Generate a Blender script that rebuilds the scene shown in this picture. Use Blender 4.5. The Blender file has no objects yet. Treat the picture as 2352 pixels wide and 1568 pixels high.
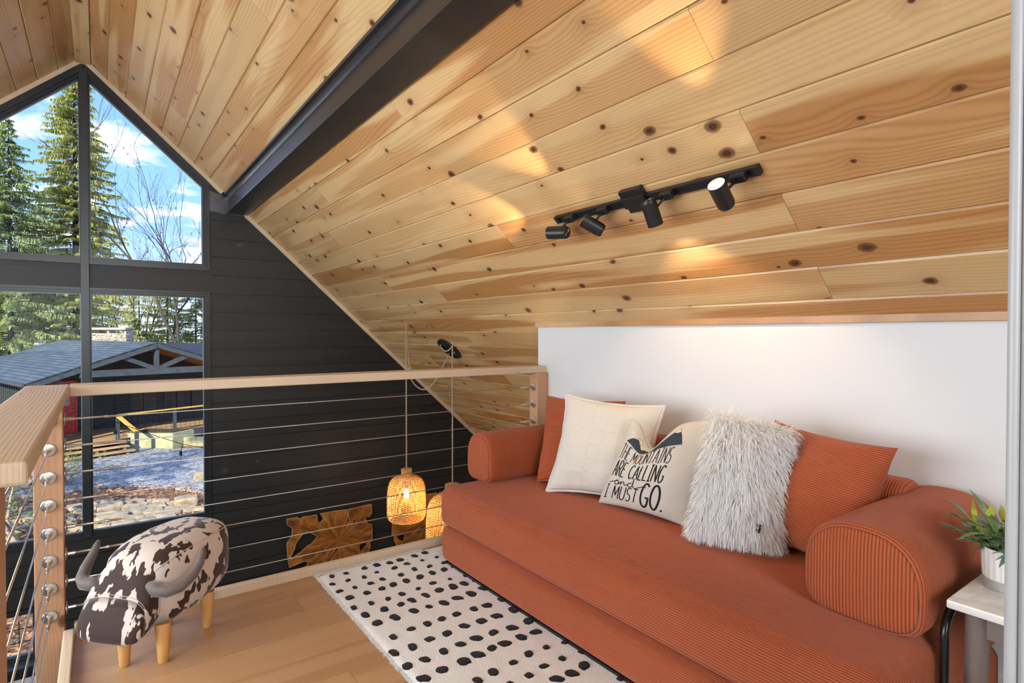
import bpy, bmesh, math, random
from mathutils import Vector, Matrix, noise
from mathutils.geometry import tessellate_polygon
random.seed(7)
S = bpy.context.scene
COL = S.collection
R = math.radians

# ------------------------------------------------------------------ camera
FPX, YAW, PIT, EYE = 1316.0, R(35.8), R(-0.78), Vector((0, 0, 1.21))
cd = bpy.data.cameras.new('camera'); cam = bpy.data.objects.new('camera', cd); COL.objects.link(cam)
cd.sensor_width = 36.0; cd.lens = 36.0 * FPX / 2352.0; cd.clip_start = 0.02; cd.clip_end = 500
cam.location = EYE; cam.rotation_euler = (R(90) + PIT, 0, -YAW)
S.camera = cam
FW = Vector((math.sin(YAW) * math.cos(PIT), math.cos(YAW) * math.cos(PIT), math.sin(PIT)))
RT = Vector((math.cos(YAW), -math.sin(YAW), 0)); UP = RT.cross(FW)
def P(px, py, d):                      # survey helper: a point measured on the photograph at depth d (metres)
    return EYE + (FW + RT * ((px - 1176) / FPX) - UP * ((py - 784) / FPX)) * d
def PZ(px, py, z):                     # ... on the level z
    r = FW + RT * ((px - 1176) / FPX) - UP * ((py - 784) / FPX); return EYE + r * ((z - EYE.z) / r.z)
def PY(px, py, y):
    r = FW + RT * ((px - 1176) / FPX) - UP * ((py - 784) / FPX); return EYE + r * ((y - EYE.y) / r.y)

# ------------------------------------------------------------------ node helper
def nd(nt, typ, ins=None, **props):
    n = nt.nodes.new(typ)
    for k, v in props.items(): setattr(n, k, v)
    for k, v in (ins or {}).items():
        s = n.inputs[k]
        if isinstance(v, bpy.types.NodeSocket): nt.links.new(v, s)
        else: s.default_value = v
    return n
def M(nt, op, a, b=0.0, c=0.0, clamp=False):
    n = nd(nt, 'ShaderNodeMath', {0: a, 1: b, 2: c}, operation=op); n.use_clamp = clamp; return n.outputs[0]
def ramp(nt, fac, stops):
    n = nd(nt, 'ShaderNodeValToRGB', {'Fac': fac}); e = n.color_ramp.elements
    while len(e) < len(stops): e.new(0.5)
    for i, (p, c) in enumerate(stops):
        e[i].position = p; e[i].color = (c, c, c, 1) if isinstance(c, (int, float)) else (*c, 1)
    return n.outputs['Color']
def mix(nt, f, a, b, mode='MIX'):
    n = nd(nt, 'ShaderNodeMix', data_type='RGBA', blend_type=mode)
    for i, v in ((0, f), (6, a), (7, b)):
        if isinstance(v, bpy.types.NodeSocket): nt.links.new(v, n.inputs[i])
        else: n.inputs[i].default_value = (*v, 1) if isinstance(v, tuple) and len(v) == 3 else v
    return n.outputs[2]
def newmat(name):
    m = bpy.data.materials.new(name); m.use_nodes = True; nt = m.node_tree
    b = nt.nodes['Principled BSDF']; return m, nt, b
def setb(nt, b, **kw):
    for k, v in kw.items():
        s = b.inputs[k.replace('_', ' ')]
        if isinstance(v, bpy.types.NodeSocket): nt.links.new(v, s)
        else: s.default_value = (*v, 1) if isinstance(v, tuple) and len(v) == 3 else v
def bump(nt, b, h, dist=0.002, strength=1.0):
    n = nd(nt, 'ShaderNodeBump', {'Height': h, 'Distance': dist, 'Strength': strength}); nt.links.new(n.outputs[0], b.inputs['Normal'])
def coords(nt, scale=(1, 1, 1), kind='Object', rnd=0.0):
    t = nd(nt, 'ShaderNodeTexCoord').outputs[kind]
    if rnd:
        oi = nd(nt, 'ShaderNodeObjectInfo').outputs['Random']
        k = nd(nt, 'ShaderNodeCombineXYZ', {0: M(nt, 'MULTIPLY', oi, rnd), 1: M(nt, 'MULTIPLY', oi, rnd * 7.3), 2: M(nt, 'MULTIPLY', oi, rnd * 3.1)}).outputs[0]
        t = nd(nt, 'ShaderNodeVectorMath', {0: t, 1: k}, operation='ADD').outputs[0]
    return nd(nt, 'ShaderNodeVectorMath', {0: t, 1: scale}, operation='MULTIPLY').outputs[0]
def noi(nt, v, scale=5, detail=3, rough=0.5, dist=0.0):
    return nd(nt, 'ShaderNodeTexNoise', {'Vector': v, 'Scale': scale, 'Detail': detail, 'Roughness': rough, 'Distortion': dist}).outputs['Fac']
def simple(name, col, rough=0.5, metal=0.0, nscale=0, namt=0.0, bumpd=0.0, spec=0.5, sheen=0.0, rnd=0.0):
    m, nt, b = newmat(name); setb(nt, b, Roughness=rough, Metallic=metal, Specular_IOR_Level=spec)
    c = col
    if nscale:
        v = coords(nt, rnd=rnd); f = noi(nt, v, nscale, 4)
        c = mix(nt, ramp(nt, f, [(0.3, 0.0), (0.7, 1.0)]), tuple(x * (1 - namt) for x in col), tuple(min(1, x * (1 + namt)) for x in col))
        if bumpd: bump(nt, b, f, bumpd)
    setb(nt, b, Base_Color=c)
    if sheen: setb(nt, b, Sheen_Weight=sheen, Sheen_Roughness=0.4)
    return m

# ------------------------------------------------------------------ world, sun, large lights, exposure
S.view_settings.view_transform = 'Standard'; S.view_settings.look = 'None'
S.view_settings.gamma = 1.0; S.view_settings.exposure = 0.52; S.view_settings.use_curve_mapping = False
S.cycles.use_denoising = True; S.cycles.max_bounces = 6; S.cycles.diffuse_bounces = 3; S.cycles.glossy_bounces = 2; S.cycles.transmission_bounces = 3; S.cycles.transparent_max_bounces = 10
S.cycles.use_adaptive_sampling = True; S.cycles.adaptive_threshold = 0.09; S.cycles.adaptive_min_samples = 14
S.cycles.sample_clamp_indirect = 6.0; S.cycles.caustics_reflective = False; S.cycles.caustics_refractive = False
w = bpy.data.worlds.new('sky'); S.world = w; w.use_nodes = True; nt = w.node_tree
g = nd(nt, 'ShaderNodeTexCoord').outputs['Generated']
sep = nd(nt, 'ShaderNodeSeparateXYZ', {0: g}).outputs
alt = M(nt, 'MAXIMUM', sep[2], 0.0)
blue = ramp(nt, alt, [(0.0, (0.58, 0.72, 0.92)), (0.16, (0.25, 0.45, 0.86)), (0.5, (0.11, 0.27, 0.74)), (1.0, (0.07, 0.2, 0.62))])
den = M(nt, 'ADD', alt, 0.12)
cv = nd(nt, 'ShaderNodeCombineXYZ', {0: M(nt, 'DIVIDE', sep[0], den), 1: M(nt, 'DIVIDE', sep[1], den), 2: 0.37}).outputs[0]
cl = noi(nt, cv, 2.6, 7, 0.55, 0.15)
cloud = ramp(nt, cl, [(0.50, 0.0), (0.66, 1.0)])
skyc = mix(nt, cloud, blue, (0.95, 0.96, 1.0))
bg = nt.nodes['Background']; nt.links.new(skyc, bg.inputs['Color']); bg.inputs['Strength'].default_value = 1.4
def sunlamp(name, d, strength, col, angle):
    l = bpy.data.lights.new(name, 'SUN'); l.energy = strength; l.color = col; l.angle = R(angle)
    o = bpy.data.objects.new(name, l); COL.objects.link(o)
    o.rotation_euler = Vector(d).to_track_quat('-Z', 'Y').to_euler(); o.location = (-20, -20, 30); return o
sunlamp('sun', (0.62, 0.68, -0.46), 6.2, (1.0, 0.93, 0.80), 0.6)
def area(name, loc, direction, sx, sy, power, col=(1, 1, 1)):
    l = bpy.data.lights.new(name, 'AREA'); l.shape = 'RECTANGLE'; l.size = sx; l.size_y = sy; l.energy = power; l.color = col
    o = bpy.data.objects.new(name, l); COL.objects.link(o); o.location = loc
    o.rotation_euler = Vector(direction).to_track_quat('-Z', 'Y').to_euler(); return o
# added fill lamps behind and left of the camera; no windows are built there
area('back_fill_light', (-0.2, -2.85, 1.95), (0.12, 1, -0.12), 2.6, 2.2, 112, (0.86, 0.93, 1.0))
area('left_fill_light', (-1.9, 2.7, 1.12), (1, 0.10, -0.10), 4.2, 1.4, 112, (0.88, 0.94, 1.0))

# ------------------------------------------------------------------ mesh helpers
class MB:
    def __init__(s): s.v = []; s.f = []; s.uv = None
    def add(s, vs, fs):
        o = len(s.v); s.v += [tuple(q) for q in vs]; s.f += [tuple(i + o for i in f) for f in fs]; return s
    def box(s, x0, x1, y0, y1, z0, z1, c=0.0):
        if x1 < x0: x0, x1 = x1, x0
        if y1 < y0: y0, y1 = y1, y0
        if z1 < z0: z0, z1 = z1, z0
        if c <= 0:
            return s.add([(x0, y0, z0), (x1, y0, z0), (x1, y1, z0), (x0, y1, z0), (x0, y0, z1), (x1, y0, z1), (x1, y1, z1), (x0, y1, z1)],
                         [(0, 3, 2, 1), (4, 5, 6, 7), (0, 1, 5, 4), (1, 2, 6, 5), (2, 3, 7, 6), (3, 0, 4, 7)])
        bm = bmesh.new(); bmesh.ops.create_cube(bm, size=1)
        for q in bm.verts: q.co = Vector(((x0 + x1) / 2 + q.co.x * (x1 - x0), (y0 + y1) / 2 + q.co.y * (y1 - y0), (z0 + z1) / 2 + q.co.z * (z1 - z0)))
        bmesh.ops.bevel(bm, geom=bm.edges[:], offset=c, segments=2, profile=0.5, affect='EDGES')
        bm.verts.index_update(); s.add([q.co for q in bm.verts], [[q.index for q in f.verts] for f in bm.faces]); bm.free(); return s
    def bar(s, a, b, w, h, up=(0, 0, 1)):           # square bar from a to b
        a = Vector(a); b = Vector(b); d = (b - a).normalized(); u = Vector(up)
        if abs(d.dot(u)) > 0.98: u = Vector((0, 1, 0))
        x = d.cross(u).normalized(); z = x.cross(d)
        vs = [q + x * i * w / 2 + z * j * h / 2 for q in (a, b) for i, j in ((-1, -1), (1, -1), (1, 1), (-1, 1))]
        return s.add(vs, [(0, 1, 2, 3), (7, 6, 5, 4), (0, 4, 5, 1), (1, 5, 6, 2), (2, 6, 7, 3), (3, 7, 4, 0)])
    def tube(s, pts, rad, n=8, cap=True):
        pts = [Vector(q) for q in pts]; rr = rad if isinstance(rad, (list, tuple)) else [rad] * len(pts)
        o = len(s.v); ref = None
        for i, q in enumerate(pts):
            d = (pts[min(i + 1, len(pts) - 1)] - pts[max(i - 1, 0)])
            d = d.normalized() if d.length > 1e-9 else Vector((0, 0, 1))
            if ref is None:
                ref = d.orthogonal().normalized()
            ref = (ref - d * ref.dot(d)); ref = ref.normalized() if ref.length > 1e-6 else d.orthogonal().normalized()
            c = d.cross(ref)
            for k in range(n):
                t = 2 * math.pi * k / n; s.v.append(tuple(q + (ref * math.cos(t) + c * math.sin(t)) * rr[i]))
        for i in range(len(pts) - 1):
            for k in range(n):
                a = o + i * n + k; b = o + i * n + (k + 1) % n; s.f.append((a, b, b + n, a + n))
        if cap:
            s.f.append(tuple(o + k for k in range(n))[::-1]); e = o + (len(pts) - 1) * n; s.f.append(tuple(e + k for k in range(n)))
        return s
    def lathe(s, prof, n=32, c=(0, 0, 0), axis=None, closed=False):    # prof: (r, z)
        o = len(s.v); c = Vector(c); q = Vector(axis).to_track_quat('Z', 'Y') if axis else None
        for r, z in prof:
            for k in range(n):
                t = 2 * math.pi * k / n; p = Vector((r * math.cos(t), r * math.sin(t), z))
                if q: p = q @ p
                s.v.append(tuple(c + p))
        for i in range(len(prof) - 1):
            for k in range(n):
                a = o + i * n + k; b = o + i * n + (k + 1) % n; s.f.append((a, b, b + n, a + n))
        if closed:
            s.f.append(tuple(o + k for k in range(n))[::-1]); e = o + (len(prof) - 1) * n; s.f.append(tuple(e + k for k in range(n)))
        return s
    def loft(s, rings, cap=True):
        n = len(rings[0]); o = len(s.v)
        for r in rings: s.v += [tuple(q) for q in r]
        for i in range(len(rings) - 1):
            for k in range(n):
                a = o + i * n + k; b = o + i * n + (k + 1) % n; s.f.append((a, b, b + n, a + n))
        if cap: s.f.append(tuple(o + k for k in range(n))[::-1]); e = o + (len(rings) - 1) * n; s.f.append(tuple(e + k for k in range(n)))
        return s
    def sheet(s, poly, holes=(), depth=0.03, mp=lambda u, v, w: (u, v, w)):    # flat outline (with holes) of real thickness
        loops = [list(poly)] + [list(h) for h in holes]
        tri = tessellate_polygon([[Vector((u, v, 0)) for u, v in l] for l in loops])
        flat = [q for l in loops for q in l]; n = len(flat)
        vs = [mp(u, v, 0) for u, v in flat] + [mp(u, v, depth) for u, v in flat]
        fs = [tuple(t) for t in tri] + [tuple(i + n for i in t[::-1]) for t in tri]
        k = 0
        for l in loops:
            for i in range(len(l)):
                a = k + i; b = k + (i + 1) % len(l); fs.append((a, b, b + n, a + n))
            k += len(l)
        return s.add(vs, fs)
    def build(s, name, mat, parent=None, smooth=False, loc=None, kind=None, label=None, fixn=True):
        me = bpy.data.meshes.new(name); me.from_pydata(s.v, [], s.f)
        if fixn:
            bm = bmesh.new(); bm.from_mesh(me); bmesh.ops.recalc_face_normals(bm, faces=bm.faces); bm.to_mesh(me); bm.free()
        if s.uv:
            ul = me.uv_layers.new(name='UVMap')
            for lp in me.loops: ul.data[lp.index].uv = s.uv[lp.vertex_index]
        if smooth:
            me.polygons.foreach_set('use_smooth', [True] * len(me.polygons))
            if smooth == 'auto':
                try: me.set_sharp_from_angle(angle=R(35))
                except Exception: pass
        me.materials.append(mat); me.update()
        return link(name, me, parent, loc, kind, label)
def link(name, me, parent=None, loc=None, kind=None, label=None):
    o = bpy.data.objects.new(name, me); COL.objects.link(o)
    if parent: o.parent = parent
    if loc is not None: o.location = loc
    if kind: o['kind'] = kind
    if label: o['label'] = label
    return o
def tag(o, label, cat, group=None, kind=None):
    o['label'] = label; o['category'] = cat
    if group: o['group'] = group
    if kind: o['kind'] = kind
    return o
def thing(name, label, cat, loc=(0, 0, 0), rz=0.0, group=None):
    o = bpy.data.objects.new(name, None); COL.objects.link(o); o.location = loc; o.rotation_euler = (0, 0, rz); o.empty_display_size = 0.1
    return tag(o, label, cat, group)
def struct(o): o['kind'] = 'structure'; return o
def rbox(x0, x1, y0, y1, z0, z1, r, n=10, puff=0.0):    # soft rounded box
    c = Vector(((x0 + x1) / 2, (y0 + y1) / 2, (z0 + z1) / 2)); h = Vector(((x1 - x0) / 2, (y1 - y0) / 2, (z1 - z0) / 2))
    mb = MB(); idx = {}
    def samp(k, L):
        # dense near edges
        rr = min(r / L, 0.99); m = 4; t = [-1 + rr * (i / m) for i in range(m)] + [-(1 - rr) + 2 * (1 - rr) * i / n for i in range(n + 1)] + [1 - rr + rr * (i + 1) / m for i in range(m)]
        return t
    T = [samp(i, h[i]) for i in range(3)]
    def vert(i, j, k):
        key = (i, j, k)
        if key in idx: return idx[key]
        p = Vector((T[0][i] * h.x, T[1][j] * h.y, T[2][k] * h.z))
        q = Vector([max(-(h[a] - r), min(h[a] - r, p[a])) for a in range(3)])
        d = p - q; p2 = q + d.normalized() * r if d.length > 1e-9 else p
        if puff:
            u = [T[0][i], T[1][j], T[2][k]]
            for a in range(3):
                b_, c_ = (a + 1) % 3, (a + 2) % 3
                if abs(u[a]) > 0.999: p2[a] += math.copysign(puff * (1 - u[b_] ** 4) * (1 - u[c_] ** 4), u[a])
        mb.v.append(tuple(c + p2)); idx[key] = len(mb.v) - 1; return idx[key]
    N = [len(t) - 1 for t in T]
    for a in range(3):
        b_, c_ = (a + 1) % 3, (a + 2) % 3
        for side in (0, N[a]):
            for i in range(N[b_]):
                for j in range(N[c_]):
                    q = []
                    for di, dj in ((0, 0), (1, 0), (1, 1), (0, 1)):
                        k = [0, 0, 0]; k[a] = side; k[b_] = i + di; k[c_] = j + dj; q.append(vert(*k))
                    mb.f.append(tuple(q))
    return mb
def copytree(o, parent=None):
    c = o.copy(); COL.objects.link(c)
    if parent: c.parent = parent
    for ch in [x for x in bpy.data.objects if x.parent == o]: copytree(ch, c)
    return c
def lerp(a, b, t): return a + (b - a) * t

# ------------------------------------------------------------------ materials
def pine(name, light, mid, dark, knot, rough=0.38, across=0, along=1, knots=1.0, heart=1.0, kscale=4.6, coat=0.0):
    m, nt, b = newmat(name)
    t = coords(nt, rnd=37.0); sp = nd(nt, 'ShaderNodeSeparateXYZ', {0: t}).outputs
    u, v = sp[across], sp[along]
    def vec(a, c, d=0.0): return nd(nt, 'ShaderNodeCombineXYZ', {0: a, 1: c, 2: d}).outputs[0]
    # knots: a jittered grid of roundish spots, slightly stretched along the board
    wob = noi(nt, vec(M(nt, 'MULTIPLY', u, 20.0), M(nt, 'MULTIPLY', v, 20.0)), 1.0, 0)
    kv = vec(M(nt, 'ADD', u, M(nt, 'MULTIPLY', wob, 0.012)), M(nt, 'MULTIPLY', v, 0.72))
    vor = nd(nt, 'ShaderNodeTexVoronoi', {'Vector': kv, 'Scale': kscale, 'Randomness': 1.0}, voronoi_dimensions='2D')
    cr = nd(nt, 'ShaderNodeSeparateColor', {0: vor.outputs['Color']}).outputs
    dm = M(nt, 'DIVIDE', vor.outputs['Distance'], kscale)
    keep = M(nt, 'GREATER_THAN', cr[0], 1.0 - 0.74 * knots)
    rad = M(nt, 'MULTIPLY_ADD', M(nt, 'POWER', cr[1], 1.6), 0.017, 0.006)
    dn = M(nt, 'DIVIDE', dm, rad)
    kmask = M(nt, 'MULTIPLY', ramp(nt, M(nt, 'MULTIPLY', dn, 0.5), [(0.42, 1.0), (0.56, 0.0)]), keep)
    halo = M(nt, 'MULTIPLY', M(nt, 'POWER', 2.718, M(nt, 'MULTIPLY', dm, -46.0)), keep)
    # growth rings, cathedral grain that swerves around the knots
    warp = noi(nt, vec(M(nt, 'MULTIPLY', u, 4.5), M(nt, 'MULTIPLY', v, 0.42)), 1.0, 1.0, 0.4)
    ph = M(nt, 'ADD', M(nt, 'MULTIPLY', u, 400.0), M(nt, 'MULTIPLY', warp, 105.0))
    ph = M(nt, 'ADD', ph, M(nt, 'MULTIPLY', halo, 16.0))
    ring = M(nt, 'MULTIPLY_ADD', M(nt, 'SINE', ph), 0.5, 0.5); ring = M(nt, 'POWER', ring, 2.2)
    fib = noi(nt, vec(M(nt, 'MULTIPLY', u, 260.0), M(nt, 'MULTIPLY', v, 7.0)), 1.0, 0)
    # heartwood streak running along the board
    hs = noi(nt, vec(M(nt, 'MULTIPLY', u, 9.0), M(nt, 'MULTIPLY', v, 0.55), 3.0), 1.0, 1, 0.4)
    hm = ramp(nt, hs, [(0.44, 0.0), (0.52, 1.0)])
    oi = nd(nt, 'ShaderNodeObjectInfo').outputs['Random']
    hm = M(nt, 'MULTIPLY', hm, M(nt, 'MULTIPLY', heart, ramp(nt, oi, [(0.1, 0.25), (0.8, 1.0)])))
    base = mix(nt, hm, light, mid)
    base = mix(nt, M(nt, 'MULTIPLY', ring, M(nt, 'MULTIPLY_ADD', hm, 0.26, 0.18)), base, dark)
    base = mix(nt, M(nt, 'MULTIPLY', fib, 0.12), base, dark)
    base = mix(nt, M(nt, 'MULTIPLY', halo, 0.55), base, dark)
    krg = M(nt, 'MULTIPLY_ADD', M(nt, 'SINE', M(nt, 'MULTIPLY', dn, 6.0)), 0.15, 0.85)
    base = mix(nt, M(nt, 'MULTIPLY', kmask, krg), base, knot)
    tone = M(nt, 'MULTIPLY_ADD', M(nt, 'FRACT', M(nt, 'MULTIPLY', oi, 17.3)), 0.16, 0.92)
    base = mix(nt, 1.0, base, nd(nt, 'ShaderNodeCombineXYZ', {0: tone, 1: tone, 2: tone}).outputs[0], 'MULTIPLY')
    setb(nt, b, Base_Color=base, Roughness=rough, Specular_IOR_Level=0.4)
    if coat: setb(nt, b, Coat_Weight=coat, Coat_Roughness=0.25)
    bump(nt, b, M(nt, 'ADD', M(nt, 'MULTIPLY', ring, -0.3), M(nt, 'MULTIPLY', kmask, -0.8)), 0.0006)
    return m
PINE = pine('knotty_pine', (0.67, 0.462, 0.225), (0.49, 0.25, 0.085), (0.29, 0.12, 0.042), (0.060, 0.018, 0.007), coat=0.3)
RAILW = pine('rail_fir', (0.68, 0.55, 0.40), (0.62, 0.47, 0.32), (0.50, 0.34, 0.20), (0.20, 0.08, 0.03), rough=0.5, knots=0.35, kscale=3.0, heart=0.6)
POSTW = pine('post_fir', (0.56, 0.32, 0.18), (0.50, 0.26, 0.13), (0.36, 0.16, 0.075), (0.14, 0.05, 0.02), rough=0.5, along=2, knots=0.25, kscale=3.0, heart=0.7)
BLACKW = pine('charcoal_stained_pine', (0.021, 0.022, 0.023), (0.016, 0.0165, 0.0175), (0.010, 0.0105, 0.011), (0.055, 0.055, 0.053), rough=0.46, across=2, along=0, knots=0.6, kscale=3.2, heart=0.8)
OAK = pine('oak_floor', (0.50, 0.295, 0.15), (0.43, 0.235, 0.11), (0.31, 0.155, 0.068), (0.22, 0.1, 0.05), rough=0.36, across=1, along=0, knots=0.02, kscale=2.0, heart=0.9)
DARKPAINT = simple('window_frame_charcoal_paint', (0.017, 0.020, 0.024), 0.32, nscale=40, namt=0.08)
STEEL = simple('black_steel', (0.020, 0.022, 0.025), 0.26, metal=0.0, nscale=60, namt=0.25, bumpd=0.0004, spec=1.0)
WALLW = simple('white_wall_paint', (0.70, 0.715, 0.735), 0.55, nscale=3, namt=0.015)
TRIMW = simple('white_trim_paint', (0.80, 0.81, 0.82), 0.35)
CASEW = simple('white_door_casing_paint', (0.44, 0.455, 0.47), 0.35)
LOWFLOOR = simple('lower_floor_grey', (0.52, 0.5, 0.47), 0.45, nscale=6, namt=0.1)
GREYPAINT = simple('lower_wall', (0.55, 0.52, 0.48), 0.6)
STAIN = simple('stainless', (0.62, 0.62, 0.62), 0.28, metal=1.0)
CABLE = simple('steel_cable', (0.46, 0.43, 0.40), 0.42, metal=0.75)
BRASS = simple('brass_core', (0.55, 0.36, 0.16), 0.3, metal=1.0)
BLACKM = simple('black_lamp_metal', (0.014, 0.014, 0.015), 0.38)
PIPEBLK = simple('black_tube', (0.012, 0.012, 0.013), 0.25)
WHITEM = simple('printed_mark', (0.7, 0.7, 0.68), 0.6)
def glassmat():
    m = bpy.data.materials.new('window_glass'); m.use_nodes = True; nt = m.node_tree; nt.nodes.clear()
    fr = nd(nt, 'ShaderNodeFresnel', {'IOR': 1.3}).outputs[0]
    tr = nd(nt, 'ShaderNodeBsdfTransparent', {'Color': (0.97, 0.985, 0.98, 1)}).outputs[0]
    gl = nd(nt, 'ShaderNodeBsdfGlossy', {'Color': (1, 1, 1, 1), 'Roughness': 0.0}).outputs[0]
    mx = nd(nt, 'ShaderNodeMixShader', {0: M(nt, 'MULTIPLY', fr, 0.25), 1: tr, 2: gl}).outputs[0]
    o = nd(nt, 'ShaderNodeOutputMaterial'); nt.links.new(mx, o.inputs[0]); return m
GLASS = glassmat()
def emis(name, col, s):
    m = bpy.data.materials.new(name); m.use_nodes = True; nt = m.node_tree; b = nt.nodes['Principled BSDF']
    setb(nt, b, Base_Color=col, Emission_Color=col, Emission_Strength=s); return m
LENS = emis('lit_lens', (1.0, 0.86, 0.62), 14.0)
FILAMENT = emis('lit_bulb', (1.0, 0.66, 0.28), 22.0)
def corduroy(name, mode, pitch=0.0075, kind='Object'):
    m, nt, b = newmat(name); t = nd(nt, 'ShaderNodeTexCoord').outputs[kind]; sp = nd(nt, 'ShaderNodeSeparateXYZ', {0: t}).outputs
    if mode == 'xz': c = M(nt, 'ADD', sp[0], sp[2])
    else: c = sp['xyz'.index(mode)]
    wob = noi(nt, t, 14, 2)
    ph = M(nt, 'ADD', M(nt, 'MULTIPLY', c, 2 * math.pi / pitch), M(nt, 'MULTIPLY', wob, 1.3))
    s = M(nt, 'MULTIPLY_ADD', M(nt, 'SINE', ph), 0.5, 0.5); h = M(nt, 'POWER', s, 0.6)
    nap = noi(nt, t, 9, 3); fz = noi(nt, t, 900, 2)
    c1 = mix(nt, nap, (0.40, 0.088, 0.030), (0.47, 0.112, 0.038))
    col = mix(nt, ramp(nt, h, [(0.15, 1.0), (0.75, 0.0)]), c1, (0.20, 0.036, 0.013))
    col = mix(nt, M(nt, 'MULTIPLY', fz, 0.25), col, (0.50, 0.16, 0.085))
    setb(nt, b, Base_Color=col, Roughness=0.85, Specular_IOR_Level=0.2, Sheen_Weight=0.25, Sheen_Roughness=0.42, Sheen_Tint=(1.0, 0.62, 0.55))
    bump(nt, b, h, 0.0022, 0.9); return m
CORD_SEAT = corduroy('rust_corduroy_seat', 'xz', 0.0085); CORD_X = corduroy('rust_corduroy_arm', 'x', 0.0075)
CORD_Y = corduroy('rust_corduroy_back', 'y', 0.009); CORD_P = corduroy('rust_corduroy_pillow', 'y', 0.018, 'UV')
def creamfab():
    m, nt, b = newmat('cream_windowpane_cotton'); t = nd(nt, 'ShaderNodeTexCoord').outputs['UV']; sp = nd(nt, 'ShaderNodeSeparateXYZ', {0: t}).outputs
    wz = noi(nt, t, 3.0, 2)
    def lines(c, n):
        f = M(nt, 'FRACT', M(nt, 'ADD', M(nt, 'MULTIPLY', c, n), M(nt, 'MULTIPLY', wz, 0.18)))
        d = M(nt, 'ABSOLUTE', M(nt, 'SUBTRACT', f, 0.5)); return ramp(nt, d, [(0.012, 0.0), (0.03, 1.0), (0.05, 1.0), (0.07, 0.0)])
    l = M(nt, 'MAXIMUM', lines(sp[0], 6.5), lines(sp[1], 6.5))
    slub = noi(nt, nd(nt, 'ShaderNodeVectorMath', {0: t, 1: (6, 90, 1)}, operation='MULTIPLY').outputs[0], 1.0, 3)
    fine = noi(nt, t, 160, 2)
    setb(nt, b, Base_Color=mix(nt, l, mix(nt, slub, (0.60, 0.572, 0.515), (0.69, 0.665, 0.61)), (0.75, 0.73, 0.68)), Roughness=0.9, Specular_IOR_Level=0.15)
    bump(nt, b, M(nt, 'ADD', M(nt, 'MULTIPLY', l, 0.9), M(nt, 'ADD', M(nt, 'MULTIPLY', slub, 0.5), M(nt, 'MULTIPLY', fine, 0.25))), 0.0012); return m
CREAM = creamfab()
CANVAS = simple('beige_canvas', (0.60, 0.565, 0.51), 0.92, nscale=500, namt=0.06, bumpd=0.0004, spec=0.15)
INK = simple('dark_ink', (0.018, 0.020, 0.024), 0.9, spec=0.1); INKB = simple('slate_ink', (0.045, 0.058, 0.075), 0.9, nscale=300, namt=0.3, spec=0.1)
SNOW = simple('snow_print', (0.62, 0.59, 0.53), 0.9, spec=0.1)
SHAG = simple('white_shag', (0.95, 0.95, 0.945), 0.85, spec=0.15, sheen=0.2)
_nt = SHAG.node_tree; _t = nd(_nt, 'ShaderNodeBsdfTranslucent', {'Color': (0.95, 0.95, 0.945, 1)}).outputs[0]
_nt.links.new(nd(_nt, 'ShaderNodeMixShader', {0: 0.35, 1: _nt.nodes['Principled BSDF'].outputs[0], 2: _t}).outputs[0], _nt.nodes['Material Output'].inputs[0])
RUG = simple('ivory_wool', (0.84, 0.825, 0.80), 0.95, nscale=220, namt=0.06, bumpd=0.004, spec=0.1, sheen=0.15)
RUGB = simple('black_wool', (0.022, 0.022, 0.025), 0.95, nscale=260, namt=0.5, bumpd=0.004, spec=0.1, sheen=0.1)
RUGN = simple('navy_wool', (0.018, 0.035, 0.085), 0.95, nscale=260, namt=0.5, bumpd=0.004, spec=0.1)
def cow(name, lo):
    m, nt, b = newmat(name); t = coords(nt, (1.0, 1.5, 0.62))
    e = noi(nt, coords(nt), 60, 3); n1 = noi(nt, t, 18.0, 2.2, 0.55, 0.15)
    f = M(nt, 'ADD', n1, M(nt, 'MULTIPLY', M(nt, 'SUBTRACT', e, 0.5), 0.05))
    k = ramp(nt, f, [(lo, 0.0), (lo + 0.013, 1.0)])
    setb(nt, b, Base_Color=mix(nt, k, (0.60, 0.51, 0.45), (0.045, 0.024, 0.020)), Roughness=0.75, Specular_IOR_Level=0.25, Sheen_Weight=0.25, Sheen_Roughness=0.4)
    return m
COW = cow('cow_print_suede', 0.512); COWD = cow('dark_muzzle_cow_print', 0.435)
HORN = simple('taupe_horn_suede', (0.115, 0.088, 0.078), 0.65, nscale=20, namt=0.15, sheen=0.3)
LEGW = pine('beech_leg', (0.66, 0.37, 0.135), (0.60, 0.32, 0.11), (0.48, 0.24, 0.08), (0.4, 0.2, 0.08), rough=0.35, along=2, knots=0.0, heart=0.5)
THREADW = simple('stitch_thread', (0.5, 0.42, 0.37), 0.8)
def marblem():
    m, nt, b = newmat('white_marble'); t = coords(nt); n = noi(nt, t, 7, 6, 0.6, 1.2)
    setb(nt, b, Base_Color=mix(nt, ramp(nt, n, [(0.42, 0.0), (0.5, 0.55), (0.58, 0.0)]), (0.78, 0.77, 0.75), (0.50, 0.48, 0.46)), Roughness=0.16); return m
MARBLE = marblem()
GREYW = pine('weathered_grey_wood', (0.20, 0.16, 0.145), (0.14, 0.105, 0.09), (0.095, 0.070, 0.06), (0.05, 0.035, 0.03), rough=0.55, along=2, knots=0.5, kscale=6.0)
CERAM = simple('white_ribbed_ceramic', (0.78, 0.77, 0.75), 0.45); CONC = simple('grey_concrete_band', (0.36, 0.345, 0.33), 0.85, nscale=50, namt=0.15)
SOIL = simple('soil', (0.05, 0.035, 0.025), 0.95)
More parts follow.
